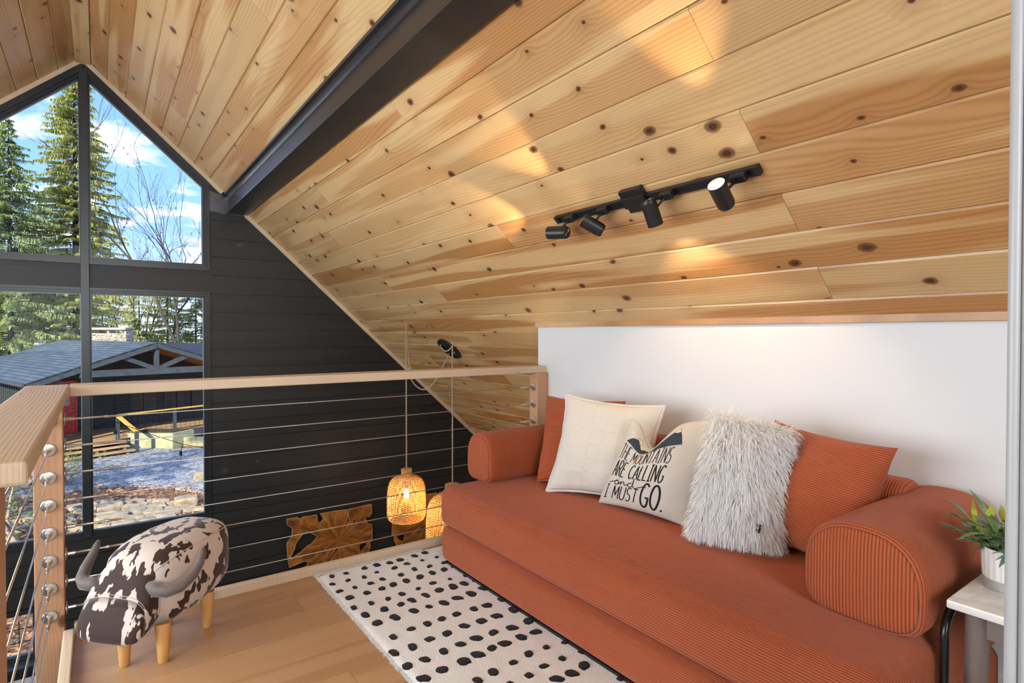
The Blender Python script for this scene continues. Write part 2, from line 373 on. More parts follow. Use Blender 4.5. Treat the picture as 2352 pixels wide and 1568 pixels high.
def leafm(name, a, c, scale=14, rough=0.4):
    m, nt, b = newmat(name); oi = nd(nt, 'ShaderNodeObjectInfo').outputs['Random']
    n = noi(nt, coords(nt, rnd=9.0), scale, 3)
    col = mix(nt, ramp(nt, M(nt, 'ADD', M(nt, 'MULTIPLY', n, 0.7), M(nt, 'MULTIPLY', oi, 0.3)), [(0.3, 0.0), (0.7, 1.0)]), a, c)
    setb(nt, b, Base_Color=col, Roughness=rough, Specular_IOR_Level=0.35); return m
LEAF = leafm('olive_green_leaf', (0.09, 0.175, 0.07), (0.26, 0.37, 0.13)); LEAFY = leafm('yellow_green_leaf', (0.36, 0.45, 0.04), (0.52, 0.60, 0.08)); LEAFT = leafm('teal_leaf', (0.11, 0.23, 0.17), (0.30, 0.42, 0.28))
ROPE = simple('jute_rope', (0.47, 0.35, 0.24), 0.9, nscale=150, namt=0.25)
RATTAN = simple('woven_rattan', (0.70, 0.40, 0.13), 0.5, nscale=60, namt=0.22)
def teak():
    m, nt, b = newmat('teak_root'); g_ = nd(nt, 'ShaderNodeTexCoord').outputs['Object']; sp = nd(nt, 'ShaderNodeSeparateXYZ', {0: g_}).outputs
    a = M(nt, 'ARCTAN2', sp[2], sp[0]); r_ = M(nt, 'SQRT', M(nt, 'ADD', M(nt, 'MULTIPLY', sp[0], sp[0]), M(nt, 'MULTIPLY', sp[2], sp[2])))
    n = noi(nt, g_, 6, 4, 0.55, 0.8)
    v = nd(nt, 'ShaderNodeCombineXYZ', {0: M(nt, 'ADD', M(nt, 'MULTIPLY', a, 3.2), M(nt, 'MULTIPLY', n, 2.2)), 1: M(nt, 'MULTIPLY', r_, 3.0), 2: 0.0}).outputs[0]
    f = noi(nt, v, 1.6, 5, 0.6)
    col = ramp(nt, f, [(0.28, (0.075, 0.022, 0.006)), (0.45, (0.22, 0.075, 0.012)), (0.60, (0.42, 0.165, 0.028)), (0.80, (0.58, 0.29, 0.08))])
    setb(nt, b, Base_Color=col, Roughness=0.3, Coat_Weight=0.35, Coat_Roughness=0.2); return m
TEAK = teak(); SAPW = simple('pale_live_edge', (0.46, 0.29, 0.15), 0.6, nscale=30, namt=0.3)
# outdoors
def gravelm():
    m, nt, b = newmat('blue_grey_gravel'); t = coords(nt)
    vo = nd(nt, 'ShaderNodeTexVoronoi', {'Vector': t, 'Scale': 16.0, 'Randomness': 1.0}); c = nd(nt, 'ShaderNodeSeparateColor', {0: vo.outputs['Color']}).outputs
    col = ramp(nt, c[0], [(0.0, (0.12, 0.12, 0.12)), (0.5, (0.29, 0.285, 0.275)), (1.0, (0.58, 0.565, 0.53))])
    setb(nt, b, Base_Color=col, Roughness=0.9); bump(nt, b, vo.outputs['Distance'], 0.03); return m
GRAVEL = gravelm()
def litterm():
    m, nt, b = newmat('fallen_leaf_litter'); t = coords(nt)
    vo = nd(nt, 'ShaderNodeTexVoronoi', {'Vector': t, 'Scale': 11.0, 'Randomness': 1.0}); c = nd(nt, 'ShaderNodeSeparateColor', {0: vo.outputs['Color']}).outputs
    col = ramp(nt, c[1], [(0.0, (0.07, 0.03, 0.015)), (0.45, (0.24, 0.10, 0.035)), (0.8, (0.42, 0.20, 0.08)), (1.0, (0.55, 0.36, 0.2))])
    setb(nt, b, Base_Color=col, Roughness=0.85); bump(nt, b, vo.outputs['Distance'], 0.05); return m
LITTER = litterm()
STONE = simple('lichen_fieldstone', (0.35, 0.275, 0.18), 0.85, nscale=7, namt=0.35, bumpd=0.02, rnd=11.0)
def shinglem():
    m, nt, b = newmat('slate_blue_shingles'); t = nd(nt, 'ShaderNodeTexCoord').outputs['UV']
    br = nd(nt, 'ShaderNodeTexBrick', {'Vector': t, 'Color1': (0.05, 0.075, 0.095, 1), 'Color2': (0.10, 0.13, 0.15, 1), 'Mortar': (0.015, 0.02, 0.028, 1), 'Scale': 1.0, 'Mortar Size': 0.02, 'Brick Width': 0.5, 'Row Height': 0.24})
    setb(nt, b, Base_Color=br.outputs['Color'], Roughness=0.75); bump(nt, b, br.outputs['Fac'], -0.01); return m
SHINGLE = shinglem()
PALEROOF = simple('sunlit_pale_roof', (0.17, 0.19, 0.19), 0.8, nscale=2, namt=0.12)  # wing roof: its sunlit paleness is put into the colour
SIDING = simple('black_siding', (0.020, 0.023, 0.027), 0.6, nscale=9, namt=0.2)
BEAMB = simple('painted_timber', (0.045, 0.056, 0.064), 0.6, nscale=6, namt=0.3)
REDP = simple('red_door_paint', (0.78, 0.04, 0.03), 0.45); DECK = pine('deck_board', (0.52, 0.33, 0.17), (0.46, 0.28, 0.14), (0.33, 0.18, 0.08), (0.2, 0.1, 0.04), rough=0.7, knots=0.2)
YRAIL = simple('honey_handrail', (0.66, 0.40, 0.07), 0.55, nscale=8, namt=0.12); PLANTER = simple('lime_washed_planter', (0.36, 0.36, 0.20), 0.85, nscale=5, namt=0.14)
SOFFIT = simple('cedar_soffit', (0.42, 0.17, 0.05), 0.6, nscale=6, namt=0.2); DARKGL = simple('dark_far_glass', (0.04, 0.045, 0.05), 0.08)
CHIM = simple('chimney_stone', (0.38, 0.33, 0.26), 0.9, nscale=5, namt=0.3, bumpd=0.02, rnd=5.0)
BARK = simple('grey_bark', (0.065, 0.052, 0.044), 0.9, nscale=12, namt=0.35); BARKP = simple('pale_bark', (0.36, 0.28, 0.20), 0.9, nscale=10, namt=0.25)
def needlem(name, a, c):
    m, nt, b = newmat(name); n = noi(nt, coords(nt), 0.9, 4)
    n2 = noi(nt, coords(nt), 9.0, 2)
    col = mix(nt, ramp(nt, M(nt, 'ADD', M(nt, 'MULTIPLY', n, 0.5), M(nt, 'MULTIPLY', n2, 0.5)), [(0.38, 0.0), (0.62, 1.0)]), a, c)
    setb(nt, b, Base_Color=col, Roughness=0.7, Specular_IOR_Level=0.2)
    tl = nd(nt, 'ShaderNodeBsdfTranslucent', {'Color': col}).outputs[0]
    mx = nd(nt, 'ShaderNodeMixShader', {0: 0.4, 1: b.outputs[0], 2: tl}).outputs[0]; nt.links.new(mx, nt.nodes['Material Output'].inputs[0]); return m
NEED = needlem('spruce_needles', (0.22, 0.26, 0.06), (0.60, 0.60, 0.20)); NEED2 = needlem('blue_spruce_needles', (0.13, 0.22, 0.09), (0.46, 0.52, 0.19)); HEML = needlem('hemlock_needles', (0.20, 0.23, 0.05), (0.55, 0.54, 0.16))
TWIG = simple('dry_leaf_twigs', (0.30, 0.16, 0.09), 0.9)
WIREB = simple('black_wire', (0.012, 0.012, 0.012), 0.5)
def clearglass():
    m = bpy.data.materials.new('bulb_glass'); m.use_nodes = True; nt = m.node_tree; nt.nodes.clear()
    lw = nd(nt, 'ShaderNodeLayerWeight', {'Blend': 0.45}).outputs['Facing']
    tr = nd(nt, 'ShaderNodeBsdfTransparent', {'Color': (0.95, 0.93, 0.9, 1)}).outputs[0]; gl = nd(nt, 'ShaderNodeBsdfGlossy', {'Roughness': 0.05}).outputs[0]
    mx = nd(nt, 'ShaderNodeMixShader', {0: M(nt, 'MULTIPLY', lw, 0.7), 1: tr, 2: gl}).outputs[0]; o = nd(nt, 'ShaderNodeOutputMaterial'); nt.links.new(mx, o.inputs[0]); return m
BULBG = clearglass()

# ------------------------------------------------------------------ the room
D, RX, RZ, SL = 6.04, -0.09, 3.53, 0.915
TH = math.atan(SL); CS, SN = math.cos(TH), math.sin(TH)
def zc(x): return RZ - SL * abs(x - RX)
def slope_pt(u, y, off=0.0): return Vector((RX + u * CS - off * SN, y, RZ - u * SN - off * CS))   # off = distance below the boards
KW = 2.385
# ceilings: a backing slab per slope, every board an object of its own
def prof_plank(width, length, th=0.018, ch=0.006, sgn=1):
    mb = MB(); h = width / 2; r = [(-h, th), (-h, ch), (-h + ch, 0), (h - ch, 0), (h, ch), (h, th)]
    mb.loft([[(x, -length / 2, z) for x, z in r], [(x, length / 2, z) for x, z in r]]); return mb
SEAMS = [0.065, 0.22, 0.398, 0.575, 0.753, 0.93, 1.107, 1.284, 1.46, 1.678, 1.852, 2.025, 2.203, 2.379, 2.552, 2.724, 2.897, 3.072, 3.243]
while SEAMS[-1] < 6.2: SEAMS.append(SEAMS[-1] + 0.1735)
Y0, Y1 = -3.0, D - 0.002
random.seed(11)
for side, nm in ((1, 'ceiling_right'), (-1, 'ceiling_left')):
    c = MB().box(0, side * 6.35, Y0, Y1 + 0.1, 0.02, 0.10).build(nm, BLACKW); struct(c)
    c.location = (RX, 0, RZ); c.rotation_euler = (0, side * TH, 0)
    for i in range(len(SEAMS) - 1):
        a, b = SEAMS[i], SEAMS[i + 1]
        ys = Y0
        if side > 0 and a > 3.3: ys = 2.9
        if side < 0 and a > 2.4: ys = 3.0
        cuts = []
        if side > 0 and i in (11, 13, 15, 17): cuts = [1.07]
        if side > 0 and i in (13, 15): cuts += [4.55]
        if not cuts or i > 18:
            cuts = [random.uniform(ys + 0.8, 5.4)]
            if random.random() < 0.5 and cuts[0] < 3.4: cuts.append(random.uniform(cuts[0] + 1.3, 5.6))
        ends = [ys] + sorted(cuts) + [Y1]
        for j in range(len(ends) - 1):
            L = ends[j + 1] - ends[j] - 0.0015
            o = prof_plank(b - a - 0.0015, L).build('plank', PINE, c)
            o.location = (side * (a + b) / 2, (ends[j] + ends[j + 1]) / 2, random.uniform(-0.0006, 0.0006))
rb = struct(MB().box(RX - 0.055, RX + 0.055, Y0, Y1, RZ - 0.052, RZ - 0.03, 0.002).build('trim_ridge', PINE, loc=(0, 0, 0)))
for k, (ya, yb) in enumerate(((-3.0, 3.1), (3.1, 5.1), (5.1, Y1))):
    MB().box(-0.05, 0.05, -(yb - ya) / 2 + 0.001, (yb - ya) / 2 - 0.001, -0.008, 0.004, 0.002).build('plank', PINE, rb, loc=(RX, (ya + yb) / 2, RZ - 0.055))
# pine strip where the boards meet the gable
def slope_bar(name, side, u0, u1, yb, w, h, off=0.0):
    mb = MB(); L = u1 - u0; mb.box(-h, 0, -L / 2, L / 2, -w, 0, 0.002)     # local: y along the slope
    o = mb.build(name, RAILW); o.location = (RX + side * (u0 + u1) / 2 * CS, yb, RZ - (u0 + u1) / 2 * SN)
    # axes: local y -> slope direction, local x -> world y, local z -> normal out
    ydir = Vector((side * CS, 0, -SN)); zdir = Vector((side * SN, 0, CS)); xdir = ydir.cross(zdir)
    if xdir.y < 0: pass
    m = Matrix((xdir, ydir, zdir)).transposed().to_4x4(); m.translation = o.location; o.matrix_world = m
    return struct(o)
def gtrim(name, side, u0, u1):
    mb = MB(); a = Vector((RX + side * u0 * CS, 0, RZ - u0 * SN)); b = Vector((RX + side * u1 * CS, 0, RZ - u1 * SN)); n = Vector((side * SN, 0, CS))
    def q(p, y, d): return (p.x - n.x * d, y, p.z - n.z * d)
    y0, y1 = D - 0.022, D + 0.0
    for p in (a, b): pass
    mb.loft([[q(a, y0, 0.001), q(a, y1, 0.001), q(a, y1, 0.036), q(a, y0, 0.034)], [q(b, y0, 0.001), q(b, y1, 0.001), q(b, y1, 0.036), q(b, y0, 0.034)]])
    o = mb.build(name, RAILW); return struct(o)
gtrim('trim_1', 1, 0.0, 1.44); gtrim('trim_2', 1, 1.70, 6.0); gtrim('trim_3', -1, 0.0, 6.0)

# gable wall: dark backing with window openings, horizontal boards in front
WX0, WX1 = -1.03, 0.85                      # casing of the window group
mb = MB()
for x0, x1, z0, z1 in ((WX1, 4.6, -2.6, 2.68), (-4.8, WX0, -2.6, 2.68), (WX0, WX1, 1.60, 1.80), (WX0, WX1, -1.03, -0.53), (-0.40, WX1, -2.6, -1.03), (WX0, -0.40, -2.6, -1.5)):
    mb.box(x0, x1, D + 0.012, D + 0.10, z0, z1)
wg = struct(mb.build('wall_front', BLACKW))
z = 0.545 - 0.1735 * 18
k = 0
while z < 2.66:
    z0, z1 = z + 0.0036, z + 0.1735 - 0.0036
    zm = (z0 + z1) / 2
    spans = []
    def lim(zz): return (RZ - 0.02 - zz) / SL
    l0, l1 = min(lim(z0), 4.55), min(lim(z1), 4.55)
    if 1.60 <= zm <= 1.80 or -1.03 <= zm <= -0.53: spans = [((RX - l0, RX - l1), (RX + l0, RX + l1))]
    elif zm < -1.03 and zm > -1.5: spans = [((-0.40, -0.40), (RX + l0, RX + l1)), ((RX - l0, RX - l1), (WX0, WX0))]
    elif zm <= -1.5: spans = [((RX - l0, RX - l1), (RX + l0, RX + l1))]
    else: spans = [((WX1, WX1), (RX + l0, RX + l1)), ((RX - l0, RX - l1), (WX0, WX0))]
    for (a0, a1), (b0, b1) in spans:
        if b0 - a0 < 0.05: continue
        if z0 < 1.80 < z1 and a0 > 0: pass
        b1 = max(b1, a1 + 0.004) if a1 > 0 else b1; a1 = min(a1, b1 - 0.004)
        cx = (a0 + b0) / 2
        mbp = MB().loft([[(a0 - cx, 0, -zm + z0), (b0 - cx, 0, -zm + z0), (b1 - cx, 0, -zm + z1), (a1 - cx, 0, -zm + z1)], [(a0 - cx, 0.014, -zm + z0), (b0 - cx, 0.014, -zm + z0), (b1 - cx, 0.014, -zm + z1), (a1 - cx, 0.014, -zm + z1)]])
        o = mbp.build('plank', BLACKW, wg); o.location = (cx, D + random.uniform(-0.001, 0.001), zm)
    z += 0.1735; k += 1

# windows
def offs(poly, d):
    n = len(poly); out = []
    ar = sum(poly[i][0] * poly[(i + 1) % n][1] - poly[(i + 1) % n][0] * poly[i][1] for i in range(n))
    s = 1 if ar > 0 else -1
    for i in range(n):
        p0, p1, p2 = Vector(poly[i - 1]), Vector(poly[i]), Vector(poly[(i + 1) % n])
        d1 = (p1 - p0).normalized(); d2 = (p2 - p1).normalized(); n1 = Vector((-d1.y, d1.x)) * s; n2 = Vector((-d2.y, d2.x)) * s
        kk = (n1 + n2) / (1 + n1.dot(n2)); q = p1 + kk * d; out.append((q.x, q.y))
    return out
def window(name, glass, outer):
    yy = lambda y: (lambda u, v, w_: (u, y + w_, v))
    r = struct(bpy.data.objects.new(name, None)); COL.objects.link(r)
    g1 = offs(glass, -0.014); g2 = offs(glass, -0.032)
    MB().sheet(outer, [g2], 0.09, yy(D - 0.016)).build('casing', DARKPAINT, r)
    MB().sheet(offs(outer, 0.004), [g1], 0.03, yy(D + 0.004)).build('casing_step', DARKPAINT, r)
    MB().sheet(offs(glass, -0.03), [glass], 0.045, yy(D + 0.02)).build('sash', DARKPAINT, r)
    MB().sheet(offs(glass, -0.012), [], 0.004, yy(D + 0.042)).build('pane', GLASS, r)
    MB().sheet(offs(glass, -0.008), [offs(glass, 0.004)], 0.012, yy(D + 0.052)).build('glazing_bead', simple_bead, r)
    return r
simple_bead = simple('pale_glazing_bead', (0.36, 0.40, 0.43), 0.4)
mir = lambda poly: [(2 * RX - x + 0.006, z_) for x, z_ in poly][::-1]
ga = [(-0.05, 1.862), (0.795, 1.862), (0.795, 2.585), (-0.05, 3.345)]
oa = [(RX, 1.80), (WX1, 1.80), (WX1, zc(WX1) - 0.03), (RX, zc(RX) - 0.035)]
window('window_1', ga, oa); window('window_2', mir(ga), mir(oa))
gb = [(-0.052, -0.478), (0.80, -0.478), (0.80, 1.548), (-0.052, 1.548)]
ob = [(RX, -0.53), (WX1, -0.53), (WX1, 1.60), (RX, 1.60)]
window('window_3', gb, ob); window('window_4', mir(gb), mir(ob))
window('window_5', [(-1.0, -1.40), (-0.455, -1.40), (-0.455, -1.07), (-1.0, -1.07)], [(-1.05, -1.46), (-0.40, -1.46), (-0.40, -1.02), (-1.05, -1.02)])
struct(MB().box(RX - 0.03, RX + 0.03, D - 0.02, D - 0.004, -0.52, 3.44, 0.003).build('trim_mullion', DARKPAINT))

# white knee wall, pine cap, skirting
struct(MB().box(KW, KW + 0.07, -1.6, 3.007, -0.02, zc(KW) + 0.05).build('wall_right', WALLW))
struct(MB().box(KW - 0.018, KW + 0.02, -1.6, 3.02, 1.252, 1.290, 0.002).build('trim_4', PINE))
struct(MB().box(KW - 0.014, KW, -1.6, 2.98, 0.0, 0.10, 0.003).build('baseboard_right', TRIMW))
# white door casing close to the photographer's right
dj = struct(bpy.data.objects.new('door_1', None)); COL.objects.link(dj)
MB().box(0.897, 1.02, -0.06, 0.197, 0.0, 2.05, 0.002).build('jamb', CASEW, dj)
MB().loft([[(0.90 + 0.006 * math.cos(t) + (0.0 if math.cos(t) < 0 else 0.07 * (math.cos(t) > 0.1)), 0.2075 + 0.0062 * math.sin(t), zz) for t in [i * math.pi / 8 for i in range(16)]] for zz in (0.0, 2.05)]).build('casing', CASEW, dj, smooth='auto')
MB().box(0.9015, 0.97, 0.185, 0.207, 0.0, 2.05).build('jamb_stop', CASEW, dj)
# loft floor, its boards, edge boards
fl = struct(MB().box(-0.118, KW, -1.6, 2.935, -0.28, -0.014).build('floor', BLACKW))
MB().box(-2.3, -0.118, -1.6, 0.4, -0.28, -0.001).build('landing', OAK, fl)
y = 2.895; i = 0
while y > -1.55:
    cuts = [-0.118, 0.72 if i % 2 else 1.75, KW] if i % 3 else [-0.118, 1.23, KW]
    for a, b in zip(cuts[:-1], cuts[1:]):
        MB().box(-(b - a) / 2 + 0.0006, (b - a) / 2 - 0.0006, -0.0894, 0.0894, -0.014, 0.0, 0.0008).build('plank', OAK, fl, loc=((a + b) / 2, y - 0.09, 0))
    y -= 0.18; i += 1
struct(MB().box(-0.09, KW, 2.895, 2.932, -0.02, 0.040, 0.004).build('trim_5', RAILW))
struct(MB().box(-0.0175, 0.0175, -0.82, 0.82, -0.02, 0.030, 0.004).build('trim_6', RAILW, loc=(-0.106, 2.06, 0)))
# lower storey shell and the wall behind the photographer
struct(MB().box(-4.8, 4.6, -3.0, D + 0.02, -2.7, -2.6).build('floor_lower', LOWFLOOR))
struct(MB().box(4.46, 4.56, -3.0, D, -2.6, -0.55).build('wall_lower_right', GREYPAINT))
struct(MB().box(-4.76, -4.66, -3.0, D, -2.6, -0.55).build('wall_lower_left', GREYPAINT))
struct(MB().sheet([(-4.7, -2.6), (4.5, -2.6), (4.5, -0.68), (RX, RZ), (-4.7, -0.68)], [], 0.1, lambda u, v, w_: (u, -3.0 - w_, v)).build('wall_back', WALLW))

# steel beam under the right slope (box of web, top flange, bottom flange)
bmx0, bmx1, bz = 0.992, 1.168, 2.352
beam = thing('steel_beam', 'black painted steel beam running along the sloped pine ceiling', 'beam')
yb0, yb1 = -2.9, D - 0.003
MB().box(bmx0 + 0.020, bmx0 + 0.034, yb0, yb1, bz + 0.012, 2.56).build('web', STEEL, beam)
MB().box(bmx0, bmx1, yb0, yb1, bz, bz + 0.014, 0.002).build('bottom_flange', STEEL, beam)
pr = [(bmx0 - 0.022, 2.540), (bmx0 - 0.022, 2.522), (bmx0 + 0.002, 2.520), (bmx0 + 0.013, 2.511), (bmx0 + 0.020, 2.492), (bmx0 + 0.026, 2.492), (bmx0 + 0.03, 2.56), (bmx0, 2.56)]
MB().loft([[(x, yy, zz) for x, zz in pr] for yy in (yb0, yb1)]).build('top_flange', STEEL, beam, smooth='auto')
MB().sheet([(bmx0 - 0.14, 2.55), (bmx0 - 0.14, 2.36), (bmx0, bz - 0.01), (bmx1, bz - 0.01), (bmx1, 2.40), (bmx0 + 0.05, 2.50)], [], 0.012, lambda u, v, w_: (u, D - 0.014 + w_, v)).build('wall_plate', STEEL, beam)

# ------------------------------------------------------------------ cable railing along the loft edge
ZC = [0.863 - 0.11 * i for i in range(8)]
def flange_bm(n=20):
    return MB().lathe([(0.0, 0.008), (0.010, 0.008), (0.0115, 0.006), (0.0235, 0.0045), (0.026, 0.002), (0.026, 0.0)], n)
def fitting(parent, p, d, long=0.19):
    d = Vector(d).normalized(); q = d.to_track_quat('Z', 'Y')
    o = flange_bm().build('fitting', STAIN, parent, smooth='auto', loc=p); o.rotation_mode = 'QUATERNION'; o.rotation_quaternion = q
    MB().tube([(0, 0, 0.006), (0, 0, 0.03)], 0.0075, 8).build('swivel', BRASS if long < 0.15 else STAIN, o, smooth='auto')
    MB().tube([(0, 0, 0.03), (0, 0, 0.034), (0, 0, 0.036), (0, 0, long * 0.62), (0, 0, long * 0.64), (0, 0, long * 0.70), (0, 0, long * 0.71), (0, 0, long)], [0.006, 0.006, 0.0045, 0.0045, 0.0065, 0.0065, 0.005, 0.0048], 8).build('turnbuckle', STAIN, o, smooth='auto')
    return o
rail = thing('cable_railing', 'pine handrail with eight steel cables between loft floor and tall window', 'railing', (1.1, 2.94, 0))
W2L = lambda r, p: Vector(p) - Vector(r.location)
def pl(r, mbx, name, mat, **k):
    mbx.v = [tuple(Vector(q) - Vector(r.location)) for q in mbx.v]; return mbx.build(name, mat, r, **k)
o = MB().box(-0.07, 0.07, -1.272, 1.272, -0.022, 0.022, 0.005).build('top_rail', RAILW, rail, loc=(0.073, 0.045, 0.978)); o.rotation_euler = (0, 0, R(90))
for nm, x, y_ in (('post', 2.338, 2.943),):
    o = MB().box(-0.0425, 0.0425, -0.0425, 0.0425, 0.0, 0.956, 0.003).build('post', POSTW, rail, loc=(x - 1.1, y_ - 2.94, 0.001))
for zz in ZC:
    pl(rail, MB().tube([(-0.112 + 0.02, 2.945, zz), (2.29, 2.945, zz)], 0.0026, 6), 'cable', CABLE, smooth=True)
    fitting(rail, (-0.117 - 1.1, 0.005, zz), (1, 0, 0), 0.21); fitting(rail, (2.2955 - 1.1, 0.003, zz), (-1, 0, 0), 0.11)
r2 = thing('cable_railing', 'short railing beside the stair with a wide flat handrail and corner post', 'railing', (-0.165, 2.1, 0))
MB().box(-0.0725, 0.0725, -0.875, 0.9, -0.021, 0.021, 0.007).build('top_rail', RAILW, r2, loc=(-0.005, 0.012, 0.979))
MB().box(-0.0465, 0.0465, -0.0465, 0.0465, -0.45, 0.957, 0.003).build('post', POSTW, r2, loc=(0.0, 0.832, 0))
MB().box(-0.045, 0.045, -0.045, 0.045, -0.45, 0.957, 0.003).build('post', POSTW, r2, loc=(-0.012, -0.845, 0))
for zz in ZC:
    pl(r2, MB().tube([(-0.165, 2.87, zz), (-0.165, 1.305, zz)], 0.0026, 6), 'cable', STAIN, smooth=True)
    fitting(r2, (0.0, 0.785, zz), (0, -1, 0), 0.13)

# ------------------------------------------------------------------ daybed sofa
sofa = thing('daybed_sofa', 'rust corduroy daybed with bolster arms stacked on two thick cushions', 'sofa', (1.9, 1.6, 0))
SX0, SX1, SY0, SY1 = 1.447, KW - 0.022, 0.568, 2.655
pl(sofa, rbox(SX0, SX1, SY0, SY1, 0.022, 0.207, 0.040, 14, 0.008), 'base_cushion', CORD_SEAT, smooth=True)
pl(sofa, rbox(SX0 - 0.006, SX1, SY0 - 0.004, SY1 + 0.004, 0.209, 0.412, 0.048, 14, 0.012), 'seat_cushion', CORD_SEAT, smooth=True)
def bolster(ax, a0, a1, c, half, zb, zt, name, body, endmat, endside=-1, lean=0.0, e0=1, e1=1):
    # profile: domed top, flatter bottom; ax 'x' -> runs along x at y=c, ax 'y' -> runs along y at x=c
    n = 40; zm = zb + (zt - zb) * 0.42
    def prof(s):
        out = []
        for k in range(n):
            t = 2 * math.pi * k / n; co, si = math.cos(t), math.sin(t); e = 2.5 if si > 0 else 4.2
            rr = (abs(co) ** e + abs(si) ** e) ** (-1 / e); out.append((half * rr * co * s, zm + ((zt - zm) if si > 0 else (zm - zb)) * rr * si * s))
        return out
    def ring(a, s, pz=0.0):
        P_ = prof(s); return [((a, c + p, q_) if ax == 'x' else (c + p, a, q_)) for p, q_ in P_]
    rings = []; L = a1 - a0
    seq0 = [(0.0, 0.90), (0.004, 0.94), (0.012, 0.975), (0.026, 0.995)]; seq1 = [(0.026, 0.995), (0.012, 0.975), (0.004, 0.94), (0.0, 0.90)]
    for d, s in seq0: rings.append(ring(a0 + d, s))
    for i in range(1, 8): rings.append(ring(a0 + L * i / 8, 1.0))
    for d, s in seq1: rings.append(ring(a1 - d, s))
    b = pl(sofa, MB().loft(rings, True), name, body, smooth=True)
    if endside:
        e = MB(); rr = []
        for d, s in ((-0.0005, 0.905), (0.004, 0.86), (0.0075, 0.7), (0.010, 0.4), (0.011, 0.05)):
            rr.append(ring(a0 - d if endside < 0 else a1 + d, s))
        e.loft(rr, True); pl(sofa, e, 'end_panel', endmat, smooth=True)
    return b
bolster('x', 1.69, SX1 - 0.005, 0.712, 0.158, 0.408, 0.688, 'arm_bolster', CORD_X, CORD_Y)
bolster('x', 1.665, SX1 - 0.005, 2.620, 0.122, 0.408, 0.672, 'arm_bolster', CORD_X, CORD_Y)
bolster('y', 0.78, 2.56, 2.245, 0.118, 0.408, 0.712, 'back_bolster', CORD_Y, CORD_X, 0)
fr = MB()
path = [(1.745, 0.532, 0.0), (1.745, 0.532, 0.43)]
for k in range(9):
    t = k / 8 * math.pi / 2; path.append((1.745 + 0.07 * (1 - math.cos(t)), 0.532, 0.43 + 0.07 * math.sin(t)))
path2 = [(2.30 - 0.07 * (1 - math.cos(t)), 0.532, 0.43 + 0.07 * math.sin(t)) for t in [(8 - k) / 8 * math.pi / 2 for k in range(9)]]
fr.tube(path + path2 + [(2.30, 0.532, 0.0)], 0.0105, 12)
pl(sofa, fr, 'side_frame', PIPEBLK, smooth=True, label='black steel tube frame')
pl(sofa, MB().box(1.46, 2.30, 0.60, 2.62, 0.0, 0.024), 'plinth', PIPEBLK)

# ------------------------------------------------------------------ pillows
def pillow(BL, BR, TR, TL, T, pinch=0.06, pw=0.42, chop=None, seed=0, wr=0.004, n=34, flip=1):
    BL, BR, TR, TL = map(Vector, (BL, BR, TR, TL))
    nrm = (BR - BL).cross(TL - BL).normalized()
    if nrm.x > 0: nrm = -nrm
    def pt(s, t, side):
        s2 = s * (1 - pinch * (1 - t * t)); t2 = t * (1 - pinch * (1 - s * s))
        a, b = (s2 + 1) / 2, (t2 + 1) / 2
        dz = 0.0; dn = 0.0
        if chop:
            g_ = math.exp(-((s - chop[0]) / chop[1]) ** 2) * max(0, (t + 1) / 2) ** 3.0
            dz = -chop[2] * g_; dn = -chop[3] * g_
        p = BL.lerp(BR, a).lerp(TL.lerp(TR, a), b)
        up = (TL - BL).normalized(); p = p + up * dz
        h = T * max(0.0, (1 - s * s) * (1 - t * t)) ** pw
        h *= 1 - 0.12 * t                     # heavier below
        w_ = noise.noise(Vector((s * 1.9 + seed, t * 1.9, seed * 1.7))) * wr * 2.2 + noise.noise(Vector((s * 4.5 + seed, t * 4.5, 3.1))) * wr
        return p + nrm * (side * (h + (w_ if h > 0.012 else 0)) + (dn if side > 0 else dn * 0.4))
    mb = MB(); uv = []
    ts = [math.sin((-1 + 2 * i / n) * math.pi / 2) * 0.6 + (-1 + 2 * i / n) * 0.4 for i in range(n + 1)]
    for side in (1, -1):
        o = len(mb.v)
        for j in range(n + 1):
            for i in range(n + 1):
                mb.v.append(tuple(pt(ts[i], ts[j], side))); uv.append(((ts[i] + 1) / 2, (ts[j] + 1) / 2))
        for j in range(n):
            for i in range(n):
                q = (o + j * (n + 1) + i, o + j * (n + 1) + i + 1, o + (j + 1) * (n + 1) + i + 1, o + (j + 1) * (n + 1) + i)
                mb.f.append(q if side > 0 else q[::-1])
    mb.uv = uv
    return mb, pt, nrm, ts
def edge_loop(pt, m=30):
    L = [(-1 + 2 * i / m, -1) for i in range(m)] + [(1, -1 + 2 * i / m) for i in range(m)] + [(1 - 2 * i / m, 1) for i in range(m)] + [(-1, 1 - 2 * i / m) for i in range(m)]
    return [pt(s, t, 0) for s, t in L] + [pt(-1, -1, 0)]
# rust pillow at the far arm
t_ = thing('throw_pillow', 'rust ribbed pillow behind the cream pillow, beside the far sofa arm', 'pillow', (2.0, 2.2, 0.42))
mb, pt, nr, ts = pillow((1.88, 2.385, 0.425), (2.06, 1.97, 0.425), (2.235, 2.08, 0.858), (2.105, 2.575, 0.853), 0.095, 0.08, seed=2, wr=0.007)
pl(t_, mb, 'cover', CORD_P, smooth=True)
# cream pillow with flange
t_ = thing('throw_pillow', 'cream woven pillow with windowpane texture and a soft flanged edge', 'pillow', (1.95, 2.0, 0.42))
mb, pt, nr, ts = pillow((1.81, 2.215, 0.425), (2.03, 1.755, 0.425), (2.165, 1.765, 0.868), (1.945, 2.215, 0.898), 0.080, 0.10, seed=5, wr=0.005)
pl(t_, mb, 'cover', CREAM, smooth=True)
eb = edge_loop(pt, 26); pl(t_, MB().tube([q + nr * 0.003 * math.sin(i * 0.9) for i, q in enumerate(eb)], [0.0085 + 0.002 * noise.noise(Vector((i * 0.5, 0, 0))) for i in range(len(eb))], 8), 'flange', CREAM, smooth=True)
